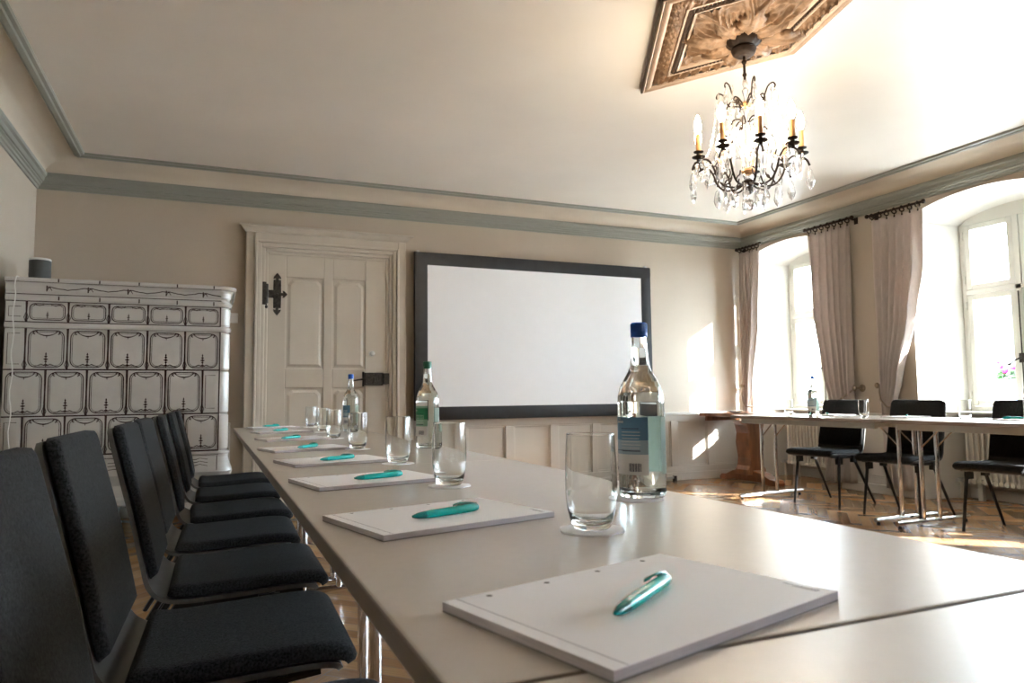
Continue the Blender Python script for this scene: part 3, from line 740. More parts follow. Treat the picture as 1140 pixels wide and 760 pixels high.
# ------------------------------------------------------------------ projection screen
def screen():
    Y = 6.44; x0, x1, z0, z1 = 1.745, 4.345, 0.722, 2.292; b = 0.118
    r = thing('projection_screen', 'large white projection screen with wide black border on a stand', 'screen', (0,Y,0))
    MB().box((x0+b-0.01,-0.012,z0+b-0.01),(x1-b+0.01,-0.004,z1-b+0.01)).build('canvas', M_screen, r)
    f = MB()
    def strip(a, c, horiz):
        n = 40
        def fn(i, j):
            t = i/n; s = j/4
            h = -0.014-0.004*(1-(2*s-1)**2)-0.0015*math.sin(t*47+s*2)*math.sin(t*23)
            if horiz: return (a[0]+(c[0]-a[0])*t, h, a[1]+(c[1]-a[1])*s)
            return (a[0]+(c[0]-a[0])*s, h, a[1]+(c[1]-a[1])*t)
        f.grid(fn, n+1, 5, 0)
    strip((x0,z0),(x1,z0+b),True); strip((x0,z1-b),(x1,z1),True); strip((x0,z0+b),(x0+b,z1-b),False); strip((x1-b,z0+b),(x1,z1-b),False)
    f.box((x0,-0.0135,z0),(x1,0.0,z0+b)); f.box((x0,-0.0135,z1-b),(x1,0.0,z1)); f.box((x0,-0.0135,z0),(x0+b,0.0,z1)); f.box((x1-b,-0.0135,z0),(x1,0.0,z1))
    f.build('border', M_sframe, r)
    a = MB()
    for p, q in (((x0-0.006,0.0,z0-0.006),(x1+0.006,0.03,z0+0.03)),((x0-0.006,0.0,z1-0.03),(x1+0.006,0.03,z1+0.006)),((x0-0.006,0.0,z0+0.03),(x0+0.03,0.03,z1-0.03)),((x1-0.03,0.0,z0+0.03),(x1+0.006,0.03,z1-0.03))): a.box(p,q)
    a.build('tube_frame', M_blackmetal, r, bevel=0.003)
    sn = None
    for k in range(18):
        for zz in (z0+0.012, z1-0.012):
            if sn is None:
                m = MB(); m.T = Matrix.Rotation(PI/2,4,'X'); m.lathe([(0,0),(0.006,0),(0.005,0.002),(0,0.003)],8); sn = m.build('snap', M_blackmetal, r); o = sn
            else: o = sn.copy(); C.objects.link(o); o.parent = r
            o.location = (x0+0.07+k*(x1-x0-0.14)/17,-0.016,zz)
    for x in (x0+0.01, x1-0.22):
        st = MB(); st.box((x-0.012,0.005,0.05),(x+0.012,0.029,z0+0.10)); st.box((x-0.012,0.005,0.03),(x+0.47,0.029,0.055))
        o = st.build('stand_leg', M_alu, r, bevel=0.003)
        MB().box((x+0.47,0.0,0.0),(x+0.505,0.034,0.06)).box((x-0.03,0.0,0.0),(x-0.005,0.034,0.06)).build('foot_cap', M_blackmetal, o, bevel=0.003)
    for x in (x0+0.03, x1-0.05): 
        MB().box((x-0.012,-0.004,z1+0.002),(x+0.012,0.02,z1+0.02)).build('corner_clip', M_alu, r)
screen()

# ------------------------------------------------------------------ antique table in the corner
def antique():
    r = thing('wooden_table', 'antique reddish wooden trestle table in the back right corner', 'table', (0,0,0))
    MB().box((4.98,5.60,0.690),(5.50,6.49,0.728)).build('tabletop', M_wood, r, bevel=0.006)
    for y in (5.65,6.40): MB().box((5.02,y,0.64),(5.46,y+0.04,0.69)).build('apron', M_wood, r, bevel=0.004)
    for y in (6.02,):
        p = MB(); pr = [(0.13,0.09),(0.13,0.14),(0.10,0.18),(0.085,0.26),(0.10,0.34),(0.115,0.42),(0.10,0.52),(0.12,0.60),(0.15,0.64)]
        n = len(pr)
        for sx in (1,):
            poly = [(5.26+d*0.9,z) for d,z in pr]+[(5.26-d*0.9,z) for d,z in reversed(pr)]
            k = len(poly); p.add([(x,y-0.10,z) for x,z in poly]+[(x,y+0.10,z) for x,z in poly], [tuple(range(k)),tuple(range(k,2*k))[::-1]]+[(i,(i+1)%k,k+(i+1)%k,k+i)[::-1] for i in range(k)])
        p.build('pedestal', M_wood, r, bevel=0.004)
        for sgn in (1,-1):
            f = MB(); pf = [(0,0.10),(0.10,0.135),(0.22,0.11),(0.33,0.065),(0.40,0.06),(0.43,0.03),(0.42,0.0),(0.30,0.0),(0.2,0.02),(0.0,0.02)]
            k = len(pf); f.add([(5.20,y+sgn*d,z) for d,z in pf]+[(5.32,y+sgn*d,z) for d,z in pf], [tuple(range(k))[::sgn],tuple(range(k,2*k))[::-sgn]]+[(i,(i+1)%k,k+(i+1)%k,k+i)[::-sgn] for i in range(k)])
            f.build('foot', M_wood, r, bevel=0.006)
antique()
dsh = thing('dish', 'small white dish on the antique wooden table in the corner', 'dish', (5.18,6.12,0.7285))
MB().lathe([(0,0.0),(0.045,0.0),(0.05,0.004),(0.085,0.016),(0.09,0.022),(0.085,0.021),(0.048,0.008),(0,0.007)],24).build('bowl', M_white, dsh)

# ------------------------------------------------------------------ conference tables
TH = 0.74
def make_table(L, W=0.70):
    """local: x 0..W, y 0..L"""
    r = thing('conference_table', 'x', 'table', (0,0,0), 0)
    t = MB(); t.box((0,0.0015,TH-0.026),(W,L-0.0015,TH)); t.m = [1,0,1,1,1,1]; t.build('tabletop', [M_top, M_edge], r, bevel=0.003)
    a = MB()
    for x in (0.045, W-0.075): a.box((x,0.09,TH-0.070),(x+0.03,L-0.09,TH-0.026))
    for y in (0.09, L-0.12): a.box((0.075,y,TH-0.060),(W-0.075,y+0.03,TH-0.027))
    a.build('underframe', M_apron, r, bevel=0.003)
    for y, s in ((0.085,1),(L-0.085,-1)):
        f = MB(); f.tube([(0.005,y,0.036),(W-0.005+0.03,y,0.036)],0.017,12)
        fo = f.build('foot', M_chrome, r)
        for x in (0.03, W-0.01):
            MB().tube([(x,y,0.0),(x,y,0.022)],[0.014,0.012],10).build('glide', M_blackmetal, fo)
        for x in (0.27, 0.43):
            MB().tube([(x,y,0.045),(x,y,TH-0.055)],0.0155,12).build('column', M_chrome, fo)
            MB().tube([(x,y+s*0.004,TH-0.20),(x,y+s*0.17,TH-0.045)],0.006,8).build('brace', M_chrome, fo)
        MB().box((0.22,y-0.02,TH-0.062),(0.48,y+0.02,TH-0.027)).build('hinge_plate', M_apron, fo, bevel=0.002)
    return r
T0 = make_table(1.565)
GT = 'folding conference tables'
T0.location = (0.147,0.455,0); T0['label'] = 'taupe conference table holding the large nearest notepad and bottle'
dup(T0, (0.147,2.02,0), 0, 'taupe conference table in the middle of the long left row, with the green capped bottle')
dup(T0, (0.147,3.585,0), 0, 'taupe conference table at the far end of the left row, before the door')
dup(T0, (4.31,3.605,0), 0, 'taupe conference table by the back corner, in front of the radiator')
dup(T0, (4.31,2.04,0), 0, 'taupe conference table at the right edge, beside the handled window')
dup(T0, (0.147,0.452,0), -PI/2, 'taupe conference table set crosswise at the bottom right corner')

# ------------------------------------------------------------------ chairs
def slab(mb, prof, wid, thick, off, edge, mat=0, round_ends=True, na=15, side_mat=None):
    """sweep a cushion/shell along an XZ profile; thickness grows along the normal, rounded at the rims"""
    P = [Vector((x,0,z)) for x,z in prof]; n = len(P); S = [0]
    for i in range(1,n): S.append(S[-1]+(P[i]-P[i-1]).length)
    tot = S[-1]; ts = [-1,-0.985,-0.95,-0.89,-0.78,-0.55,-0.28,0,0.28,0.55,0.78,0.89,0.95,0.985,1]
    top = []; bot = []
    for i in range(n):
        t = (P[min(i+1,n-1)]-P[max(i-1,0)]).normalized(); nn = Vector((t.z,0,-t.x))
        w_ = wid(S[i]/tot)
        de = min(S[i], tot-S[i])
        for u in ts:
            y = u*w_/2; d = w_/2*(1-abs(u)); d = min(d, de) if round_ends else d
            h = thick*(math.sqrt(max(0,1-(1-min(1,d/edge))**2))*0.85+0.15) if edge > 0 else thick
            top.append(P[i]+nn*(off+h)+Vector((0,y,0))); bot.append(P[i]+nn*off+Vector((0,y,0)))
    m = len(ts); f1 = []; f2 = []; f3 = []
    N_ = n*m
    for i in range(n-1):
        for j in range(m-1):
            f1.append((i*m+j,i*m+j+1,(i+1)*m+j+1,(i+1)*m+j)); f1.append(tuple(N_+k for k in ((i+1)*m+j,(i+1)*m+j+1,i*m+j+1,i*m+j)))
        for j in (0,m-1):
            q = (i*m+j,(i+1)*m+j,N_+(i+1)*m+j,N_+i*m+j); f3.append(q if j == 0 else q[::-1])
    for i in (0,n-1):
        for j in range(m-1):
            q = (i*m+j,i*m+j+1,N_+i*m+j+1,N_+i*m+j); f3.append(q if i else q[::-1])
    mb.add(top+bot, f1+f3, mat, True)
    if side_mat is not None:
        k = len(mb.m)-len(f3)
        for q in range(k, len(mb.m)): mb.m[q] = side_mat
    return mb
def smooth_path(pts, n):
    """Catmull-Rom through pts"""
    out = []
    p = [pts[0]]+list(pts)+[pts[-1]]
    for i in range(1,len(p)-2):
        for k in range(n):
            t = k/n
            out.append(tuple(0.5*((2*p[i][c])+(-p[i-1][c]+p[i+1][c])*t+(2*p[i-1][c]-5*p[i][c]+4*p[i+1][c]-p[i+2][c])*t*t+(-p[i-1][c]+3*p[i][c]-3*p[i+1][c]+p[i+2][c])*t**3) for c in range(len(pts[0]))))
    out.append(tuple(pts[-1])); return out
def rounded(w0, w1, ra, rb, tot):
    def f(s):
        d0, d1 = s*tot, (1-s)*tot; w_ = w0+(w1-w0)*s
        for d, r in ((d0,ra),(d1,rb)):
            if d < r: w_ -= 2*(r-math.sqrt(max(0,r*r-(r-d)**2)))
        return max(w_, 0.05)
    return f
def make_chair():
    r = thing('conference_chair', 'x', 'chair')
    full = smooth_path([(0.402,0.414),(0.386,0.430),(0.33,0.434),(0.20,0.428),(0.08,0.424),(0.02,0.432),(-0.012,0.462),(-0.028,0.52),(-0.055,0.64),(-0.086,0.76),(-0.112,0.862)], 7)
    sh = MB(); slab(sh, full, rounded(0.44,0.425,0.02,0.03,0.85), 0.011, -0.011, 0, 0, False, side_mat=1); sh.build('shell', [M_shell, M_shelledge], r, sharp=50)
    seatp = smooth_path([(0.412,0.415),(0.395,0.4325),(0.33,0.4375),(0.20,0.4315),(0.08,0.4275),(0.025,0.434)], 8)
    sp = MB(); slab(sp, seatp, rounded(0.438,0.425,0.03,0.015,0.42), 0.028, 0.0, 0.020); sp.build('seat_pad', M_fab, r, sharp=False)
    backp = smooth_path([(-0.0185,0.478),(-0.053,0.64),(-0.084,0.76),(-0.112,0.866)], 10)
    bp = MB(); slab(bp, backp, rounded(0.418,0.403,0.015,0.03,0.36), 0.021, 0.003, 0.014); bp.build('back_pad', M_fab, r, sharp=False)
    uf = MB(); uf.tube([(0.27,-0.19,0.405),(0.27,0.19,0.405)],0.011,8); uf.tube([(0.09,-0.19,0.402),(0.09,0.19,0.402)],0.011,8)
    for y in (-0.185,0.185): uf.tube([(0.36,y,0.412),(0.29,y,0.404),(0.05,y,0.398)],0.012,8)
    uf.build('seat_frame', M_blackmetal, r)
    for s in (-1,1):
        MB().tube([(0.275,s*0.19,0.412),(0.285,s*0.198,0.35),(0.325,s*0.215,0.0)],[0.014,0.012,0.010],8).box((0.245,s*0.19-0.014,0.345),(0.30,s*0.19+0.016,0.412)).build('leg', M_blackmetal, r)
        MB().tube([(0.085,s*0.19,0.41),(0.06,s*0.193,0.35),(-0.15,s*0.21,0.0)],[0.014,0.012,0.010],8).box((0.055,s*0.19-0.014,0.355),(0.11,s*0.19+0.016,0.412)).build('leg', M_blackmetal, r)
    return r
CH = make_chair()
GL = 'chairs along the left table row'; GR = 'chairs at the window tables'
left = [(-0.145,1.04,'black fabric chair nearest the camera, its back cut by the left edge'),
        (-0.150,1.65,'second black chair from the camera, its whole wide seat in view'),
        (-0.115,2.26,'third black chair from the camera in the left row'),
        (-0.120,2.86,'fourth black chair from the camera in the left row'),
        (-0.095,3.42,'fifth black chair from the camera in the left row'),
        (-0.085,4.08,'second farthest black chair of the left row'),
        (-0.080,4.72,'farthest black chair of the left row, nearest the door')]
for i,(x,y,l) in enumerate(left):
    if i == 0: CH.location = (x,y,0); CH['label'] = l; CH['group'] = GL
    else: dup(CH, (x,y,0), math.radians(random.uniform(-1.5,1.5)), l, GL)
dup(CH, (4.985,4.60,0), PI+math.radians(7), 'black chair at the window tables nearest the back corner', GR)
dup(CH, (4.985,3.90,0), PI+math.radians(9), 'middle of the three black chairs by the windows, behind the paired table legs', GR)
dup(CH, (4.985,3.10,0), PI+math.radians(5), 'black chair under the handled window, at the right edge', GR)

# ------------------------------------------------------------------ notepads and pens
def make_pad():
    r = thing('notepad', 'x', 'notepad'); a, b = 0.1485, 0.105
    p = MB(); p.box((-a,-b,0.0012),(a,b,0.0085)); p.m = [0,0,1,1,1,1]; p.build('paper_block', [M_paper, M_paperedge], r)
    MB().box((-a,-b,0),(a,b,0.0012)).build('backing_card', M_card, r)
    h = MB()
    for x in (-0.105,-0.035,0.035,0.105):
        h.T = Matrix.Translation((x,b-0.012,0.0087)); h.lathe([(0,0),(0.003,0)],12)
    h.build('punch_hole', M_hole, r)
    s = MB(); s.box((-a+0.0145,-b+0.001,0.0085),(-a+0.0152,b-0.001,0.00862)); s.build('perforation', M_ink, r)
    t = MB()
    for line, wd in ((0,0.036),(1,0.024)):
        q = 0
        while q < wd:
            l = random.uniform(0.0008,0.002); t.box((a-0.011-line*0.004,-b+0.012+q,0.0085),(a-0.0095-line*0.004,-b+0.012+q+l,0.00865)); q += l+0.0007
    t.build('printed_line', M_ink, r)
    return r
def make_pen():
    r = thing('ballpoint_pen', 'x', 'pen')     # along +x from the tip, 0.14 long
    q = MB(); q.T = Matrix.Translation((0,0,0.0066)) @ Matrix.Rotation(PI/2,4,'Y')
    q.lathe([(0.0,-0.0655),(0.0018,-0.065),(0.0028,-0.0615)],14); q.build('tip', M_tealdark, r)
    q = MB(); q.T = Matrix.Translation((0,0,0.0066)) @ Matrix.Rotation(PI/2,4,'Y')
    q.lathe([(0.0026,-0.0625),(0.0045,-0.055),(0.0056,-0.042)],16); q.build('nose_cone', M_tealdark, r)
    q = MB(); q.T = Matrix.Translation((0,0,0.0066)) @ Matrix.Rotation(PI/2,4,'Y')
    q.lathe([(0.0056,-0.042),(0.0062,-0.03),(0.0064,0.04),(0.0062,0.055),(0.0052,0.061),(0.0032,0.0635),(0,0.064)],18); q.build('barrel', M_teal, r)
    c = MB()
    pr = smooth_path([(0.062,0.0115),(0.045,0.0148),(0.025,0.0158),(0.017,0.0150)],6); n = len(pr); ww = [0.0030+0.0022*math.sin(PI*min(1,i/(n-1)*1.1)) for i in range(n)]
    vs = []
    for (x,z),w_ in zip(pr,ww): vs += [(x,-w_,z-0.001),(x,-w_*0.7,z+0.0012),(x,w_*0.7,z+0.0012),(x,w_,z-0.001)]
    c.add(vs, [(4*i+k,4*i+(k+1)%4,4*i+4+(k+1)%4,4*i+4+k) for i in range(n-1) for k in range(4)]+[(0,1,2,3),(4*n-4,4*n-3,4*n-2,4*n-1)[::-1]], 0, True)
    c.box((0.050,-0.0028,0.008),(0.061,0.0028,0.0135))
    o = c.build('clip', M_tealdark, r, loc=(0,0,0.0062)); o.rotation_euler = (math.radians(-28),0,0); o.location = (0,0,0.0062)
    for v in o.data.vertices: v.co.z -= 0.0062
    return r
pads = [(0.366,0.566,15.5,'large white notepad nearest the camera, over the table joint'),
        (0.335,1.095,14,'second white notepad from the camera'),
        (0.335,1.655,11.5,'third white notepad from the camera'),
        (0.345,2.205,11.5,'fourth white notepad from the camera'),
        (0.335,2.80,13,'white notepad fifth from the camera on the left row'),
        (0.362,3.52,12,'white notepad sixth from the camera on the left row'),
        (0.378,4.26,11,'next to last white notepad toward the door'),
        (0.385,4.97,9,'farthest white notepad at the far table end before the door')]
pens = [(0.3575,0.5515,36,'turquoise pen lying on the large nearest notepad'),(0.34,1.069,21,'turquoise pen on the second notepad from the camera'),
        (0.356,1.623,22,'turquoise pen on the third notepad from the camera'),(0.352,2.168,32,'turquoise pen on the fourth notepad from the camera'),
        (0.339,2.762,50,'turquoise pen on the fifth notepad from the camera'),(0.345,3.426,44,'turquoise pen on the sixth notepad from the camera'),
        (0.373,4.28,45,'turquoise pen on the next to last notepad'),(0.375,5.0,30,'turquoise pen on the farthest notepad by the door')]
PD = make_pad(); PN = make_pen()
for i,(x,y,a,l) in enumerate(pads):
    if i == 0: PD.location = (x,y,TH); PD.rotation_euler = (0,0,math.radians(a)); PD['label'] = l; PD['group'] = 'notepads on the left table row'
    else: dup(PD, (x,y,TH), math.radians(a), l, 'notepads on the left table row')
for i,(x,y,a,l) in enumerate(pens):
    if i == 0: PN.location = (x,y,TH+0.0087); PN.rotation_euler = (0,0,math.radians(a)); PN['label'] = l; PN['group'] = 'turquoise pens'
    else: dup(PN, (x,y,TH+0.0087), math.radians(a), l, 'turquoise pens')
for x,y,a,l,px,py,pa,pl in [(4.80,4.47,188,'white notepad in front of the chair by the back corner',4.83,4.57,230,'turquoise pen on the window table by the blue bottle'),
                   (4.80,3.80,186,'white notepad before the middle window chair',4.82,3.80,215,'turquoise pen before the middle window chair'),
                   (4.80,2.98,184,'white notepad at the right edge under the handled window',4.78,3.0,140,'turquoise pen at the right edge on the window table')]:
    dup(PD, (x,y,TH), math.radians(a), l, 'notepads on the window tables'); dup(PN, (px,py,TH+0.0087), math.radians(pa), pl, 'turquoise pens')

# ------------------------------------------------------------------ tumblers, coasters, bottles
def make_glass():
    r = thing('drinking_glass', 'x', 'glass')
    out = smooth_path([(0.0275,0.005),(0.0312,0.014),(0.0348,0.031),(0.0368,0.05),(0.0373,0.07),(0.0363,0.10),(0.0347,0.1320)],6)
    inn = smooth_path([(0.0341,0.1320),(0.0353,0.10),(0.0363,0.07),(0.0358,0.05),(0.0336,0.031),(0.0290,0.019),(0.020,0.0125),(0.010,0.010)],6)
    g = MB(); g.lathe([(0,0.001),(0.018,0.0),(0.0235,0.001)]+out+[(0.03462,0.1338),(0.0345,0.1345),(0.0343,0.1348),(0.0341,0.1345),(0.0340,0.1338)]+inn+[(0,0.0095)],40)
    g.build('tumbler', M_glass, r, sharp=60)
    return r
def make_coaster():
    m = MB(); pts = []
    for k in range(32):
        a = 2*PI*k/32; q = 0.046*(1+0.025*math.cos(8*a)); pts.append((q*math.cos(a),q*math.sin(a)))
    m.prism(pts,0,0.0018,0)
    o = m.build('coaster', M_paper); tag(o,'x','coaster'); return o
G0 = make_glass(); K0 = make_coaster()
gl = [(0.504,0.907,'drinking glass nearest the camera, left of the large bottle'),(0.478,1.484,'second drinking glass from the camera'),
      (0.506,2.055,'drinking glass left of the green capped bottle'),(0.511,2.70,'drinking glass in front of the small far blue capped bottle'),
      (0.546,3.482,'drinking glass fifth from the camera'),(0.593,4.161,'drinking glass sixth from the camera'),(0.625,4.95,'drinking glass farthest away, before the door')]
for i,(x,y,l) in enumerate(gl):
    z = TH+0.0018
    if i == 0: G0.location = (x,y,z); G0['label'] = l; G0['group'] = 'tumblers on the left row'; K0.location = (x,y,TH); K0['label'] = 'white paper coaster under the nearest drinking glass'; K0['group'] = 'coasters'
    else:
        dup(G0,(x,y,z),i,l,'tumblers on the left row'); dup(K0,(x,y,TH),i,'white paper coaster under the '+l,'coasters')
for x,y,l in [(4.50,4.66,'drinking glass on the window table, left of the blue bottle'),(4.55,3.95,'drinking glass on the window table beside the black chair back'),(4.53,3.15,'drinking glass on the window table below the white window reveal')]:
    dup(G0,(x,y,TH),0,l,'tumblers on the window tables')

def make_bottle(capmat, lab, lab2, label, ang):
    r = thing('water_bottle', label, 'bottle')
    R = 0.0440
    out = [(0,0.004),(0.028,0.004),(0.036,0.0),(0.0415,0.003),(R,0.012),(R,0.178),(0.0428,0.190),(0.0385,0.206),(0.0300,0.222),(0.0225,0.235),(0.0185,0.246),(0.0165,0.262),(0.0145,0.292),(0.0138,0.302),(0.0150,0.305),(0.0150,0.309),(0.0128,0.311),(0.0128,0.324)]
    inn = [(0.0105,0.324),(0.0110,0.29),(0.0138,0.262),(0.0160,0.246),(0.0198,0.235),(0.0275,0.221),(0.0360,0.2045),(0.0402,0.189),(0.0412,0.178),(0.0412,0.014),(0.036,0.008),(0,0.009)]
    MB().lathe(dense(out+inn),40).build('glass_body', M_botglass, r, sharp=60)
    e = 0.0004
    wt = [(0,0.0095),(0.0355,0.0085),(0.0412+e,0.0145),(0.0412+e,0.178),(0.0402+e,0.189),(0.0360+e,0.2045),(0.0275+e,0.221),(0.0198+e,0.235),(0.0160+e,0.246),(0.0138+e,0.262),(0.0122,0.280),(0,0.280)]
    MB().lathe(dense(wt),40).build('water', M_water, r, sharp=60)
    cp = MB(); n = 36
    cp.lathe([(0.0152,0.3005),(0.0158,0.301),(0.0158,0.309),(0.0152,0.310)],n)
    vs = []
    for k in range(n*2):
        q = 0.0158 if k % 2 else 0.0152; a = PI*k/n; vs += [(q*math.cos(a),q*math.sin(a),0.310),(q*math.cos(a),q*math.sin(a),0.3255)]
    m2 = n*2; cp.add(vs,[(2*k,2*((k+1)%m2),2*((k+1)%m2)+1,2*k+1) for k in range(m2)])
    cp.lathe([(0.0155,0.3255),(0.0140,0.328),(0,0.3285)],n)
    cp.build('cap', capmat, r)
    # two paper labels on the body: the back label (towards the camera) and the front one on the far side
    def patch(mb, a0, a1, z0, z1, mat, off):
        n_ = max(2,int(abs(a1-a0)/4)+1)
        vs = []
        for k in range(n_+1):
            a = math.radians(a0+(a1-a0)*k/n_); vs += [((R+off)*math.cos(a),(R+off)*math.sin(a),z0),((R+off)*math.cos(a),(R+off)*math.sin(a),z1)]
        mb.add(vs,[(2*k,2*k+2,2*k+3,2*k+1) for k in range(n_)],mat,True)
    L = MB(); A = ang
    patch(L,A-58,A+52,0.045,0.082,1,0.0003); patch(L,A-58,A+52,0.082,0.108,2,0.0003); patch(L,A-58,A+52,0.108,0.150,0,0.0003)
    patch(L,A-58,A+52,0.150,0.158,2,0.0003) if lab is M_lgreen else None
    if lab is M_lgreen: patch(L,A-58,A+52,0.158,0.172,1,0.0003)
    for k in range(14):                                     # bar code and lines of small print
        a = A+4+k*2.2; patch(L,a,a+(1.5 if k%3 else 0.8),0.051,0.066,3,0.0006)
    patch(L,A-50,A-40,0.051,0.058,3,0.0006)
    for i in range(8):
        z = 0.128-i*0.0058; a = A-18
        while a < A+30:
            l = random.uniform(1.5,5); patch(L,a,a+l,z,z+(0.0022 if i in (0,7) else 0.0013),3 if i in (0,7) else 1,0.0006); a += l+1.4
    a = A-38
    for k in range(7): patch(L,a,a+2.6,0.139,0.1435,1,0.0006); a += 3.9
    for k in range(3): patch(L,A-32+k*4,A-30+k*4,0.146,0.148,1,0.0006)
    patch(L,A-50,A+30,0.0885,0.0895,3,0.0006)
    L.build('back_label', [lab, M_lwhite, lab2, M_ldark], r)
    F = MB(); patch(F,A+90,A+215,0.045,0.150,0,0.0003); patch(F,A+125,A+180,0.085,0.115,1,0.0006); F.build('front_label', [M_lback if lab is not M_lviolet else M_lviolet, M_lwhite], r)
    return r
B1 = make_bottle(M_bluecap, M_lblue, M_lblue2, 'large blue capped water bottle nearest the camera, beside the big glass', -159)
B1.location = (0.752,1.155,TH); B1['group'] = 'water bottles'
B2 = make_bottle(M_greencap, M_lgreen, M_lgreen2, 'green capped water bottle in front of the screen corner', -158); B2.location = (0.767,2.65,TH); B2['group'] = 'water bottles'
dup(B1,(0.743,4.14,TH),math.radians(2),'small looking blue capped water bottle before the door','water bottles')
B4 = make_bottle(M_bluecap, M_lblue2, M_lblue2, 'blue capped water bottle on the window table against the bright window', -160); B4.location = (4.47,4.36,TH); B4['group'] = 'water bottles'
B5 = make_bottle(M_lviolet, M_lviolet, M_lblue2, 'violet labelled water bottle cut by the right edge', -150); B5.location = (4.50,2.715,TH); B5['group'] = 'water bottles'
k = copy_tree(K0); k.location = (0.728,1.135,TH); k['label'] = 'white paper coaster beside the foot of the large blue capped bottle'

# ------------------------------------------------------------------ ceiling medallion
def medallion():
    Cn = Vector((2.50,2.82)); V = [Vector(p) for p in ((2.433,3.649),(1.94,2.71),(2.62,1.76),(2.938,2.892))]
    r = thing('ceiling_medallion', 'carved golden ceiling medallion with stepped frame around the chandelier', 'ceiling ornament', (0,0,ZC))
    per = []; ns = 140
    for i in range(4):
        a, b = V[i], V[(i+1) % 4]
        for k in range(ns): per.append((a+(b-a)*k/ns, i, k/ns, (b-a).length))
    def ringmesh(tt, hf, mats, name):
        mb = MB(); n = len(per)
        def fn(i, j):
            t = tt[i]; p, sd, s, L = per[j]; q = p+(Cn-p)*t
            return (q.x, q.y, -hf(t, s, L, q, sd))
        mb.grid(fn, len(tt), n, 0, True, False, True)
        return mb.build(name, mats, r, sharp=60)
    lin = lambda a, b, n: [a+(b-a)*i/n for i in range(n+1)]
    # dark outer fillet, pale stepped band
    ringmesh([0,0.0001,0.009,0.010,0.016], lambda t,s,L,q,sd: {0:0.0,0.0001:0.030,0.009:0.034,0.010:0.020,0.016:0.020}[t], M_golddark, 'outer_fillet')
    ringmesh([0.0158,0.017,0.03,0.044,0.050], lambda t,s,L,q,sd: {0.0158:0.02,0.017:0.034,0.03:0.038,0.044:0.034,0.05:0.018}[t], M_goldpale, 'outer_moulding')
    ringmesh([0.0498,0.052,0.060,0.062], lambda t,s,L,q,sd: 0.018, M_golddark, 'groove')
    ringmesh(lin(0.0618,0.13,10), lambda t,s,L,q,sd: 0.026+0.010*math.sin((t-0.0618)/0.0682*PI), M_goldpale, 'stepped_band')
    # leaf band
    def leaf(t,s,L,q,sd):
        u = (t-0.13)/0.17; c = L*(1-t); n = max(6,round(L*12)); ph = (s*n) % 1.0-0.5
        w_ = 0.42*math.sin(PI*min(1,max(0,u)))**0.6
        h = max(0, 1-(abs(ph)/max(w_,0.02))**2)
        vein = 0.5+0.5*math.cos(ph*26+u*16*(1 if ph > 0 else -1))
        curl = 0.5+0.5*math.sin(u*19+s*n*12.4)
        return 0.014+0.024*h*(0.5+0.5*vein)+0.010*curl*math.sin(PI*u)
    ringmesh(lin(0.13,0.30,22), leaf, M_gold, 'leaf_band')
    ringmesh([0.30,0.305,0.33,0.335], lambda t,s,L,q,sd: {0.30:0.014,0.305:0.028,0.33:0.028,0.335:0.02}[t], M_goldpale, 'inner_fillet')
    ringmesh(lin(0.335,0.40,8), lambda t,s,L,q,sd: 0.010+0.026*math.sin(PI*(t-0.335)/0.065)*(0.45+0.55*math.cos(2*PI*(s*round(L*30)+(t-0.335)*14))), M_golddark, 'rope_band')
    ringmesh([0.40,0.405,0.435,0.45], lambda t,s,L,q,sd: {0.40:0.018,0.405:0.030,0.435:0.026,0.45:0.008}[t], M_goldpale, 'field_fillet')
    def field(t,s,L,q,sd):
        d = q-Cn; th = math.atan2(d.y,d.x); rr = d.length
        n = 8; k = (th/(2*PI)*n) % 1.0-0.5
        lob = 0.5+0.5*math.cos(2*PI*(k)); rad = min(1,max(0,(t-0.45)/0.5))
        ser = 0.5+0.5*math.cos(abs(k)*34-rr*62)
        vein = 0.5+0.5*math.cos(k*40)
        h = 0.008+0.055*lob**1.3*(0.45+0.55*ser)*math.sin(PI*min(1,0.15+rad*0.85))**0.7+0.012*vein*rad
        h += 0.012*(0.5+0.5*math.sin(q.x*70+3*math.sin(q.y*40)))*(1-lob)
        return h
    ringmesh(lin(0.45,0.985,72), field, M_gold, 'acanthus_field')
    # separately carved acanthus leaves standing proud of the field
    base_ = None
    for k_ in range(8):
        if base_ is None:
            mb = MB()
            def fn(i, j):
                u = i/24; v = j/10*2-1
                w_ = (0.018+0.062*math.sin(PI*min(1,u*0.96+0.04))**0.8)*(1-0.28*abs(math.sin(u*PI*4.5)))
                x = 0.05+0.27*u; y = v*w_
                z = -(0.030+0.030*math.sin(PI*u)-0.028*v*v+0.008*math.cos(v*9)-0.02*max(0,u-0.8)*5*0.5)
                return (x-abs(v)*0.03*u, y, z)
            mb.grid(fn, 25, 11)
            base_ = mb.build('acanthus_leaf', M_gold, r, sharp=False); so = base_.modifiers.new('t','SOLIDIFY'); so.thickness = 0.008; o = base_
        else: o = base_.copy(); C.objects.link(o); o.parent = r
        o.location = (2.56,2.86,0); o.rotation_euler = (0,0,2*PI*k_/8+0.3); 
        sc_ = 1.0 if k_ % 2 else 0.82; o.scale = (sc_,sc_,1)
medallion()

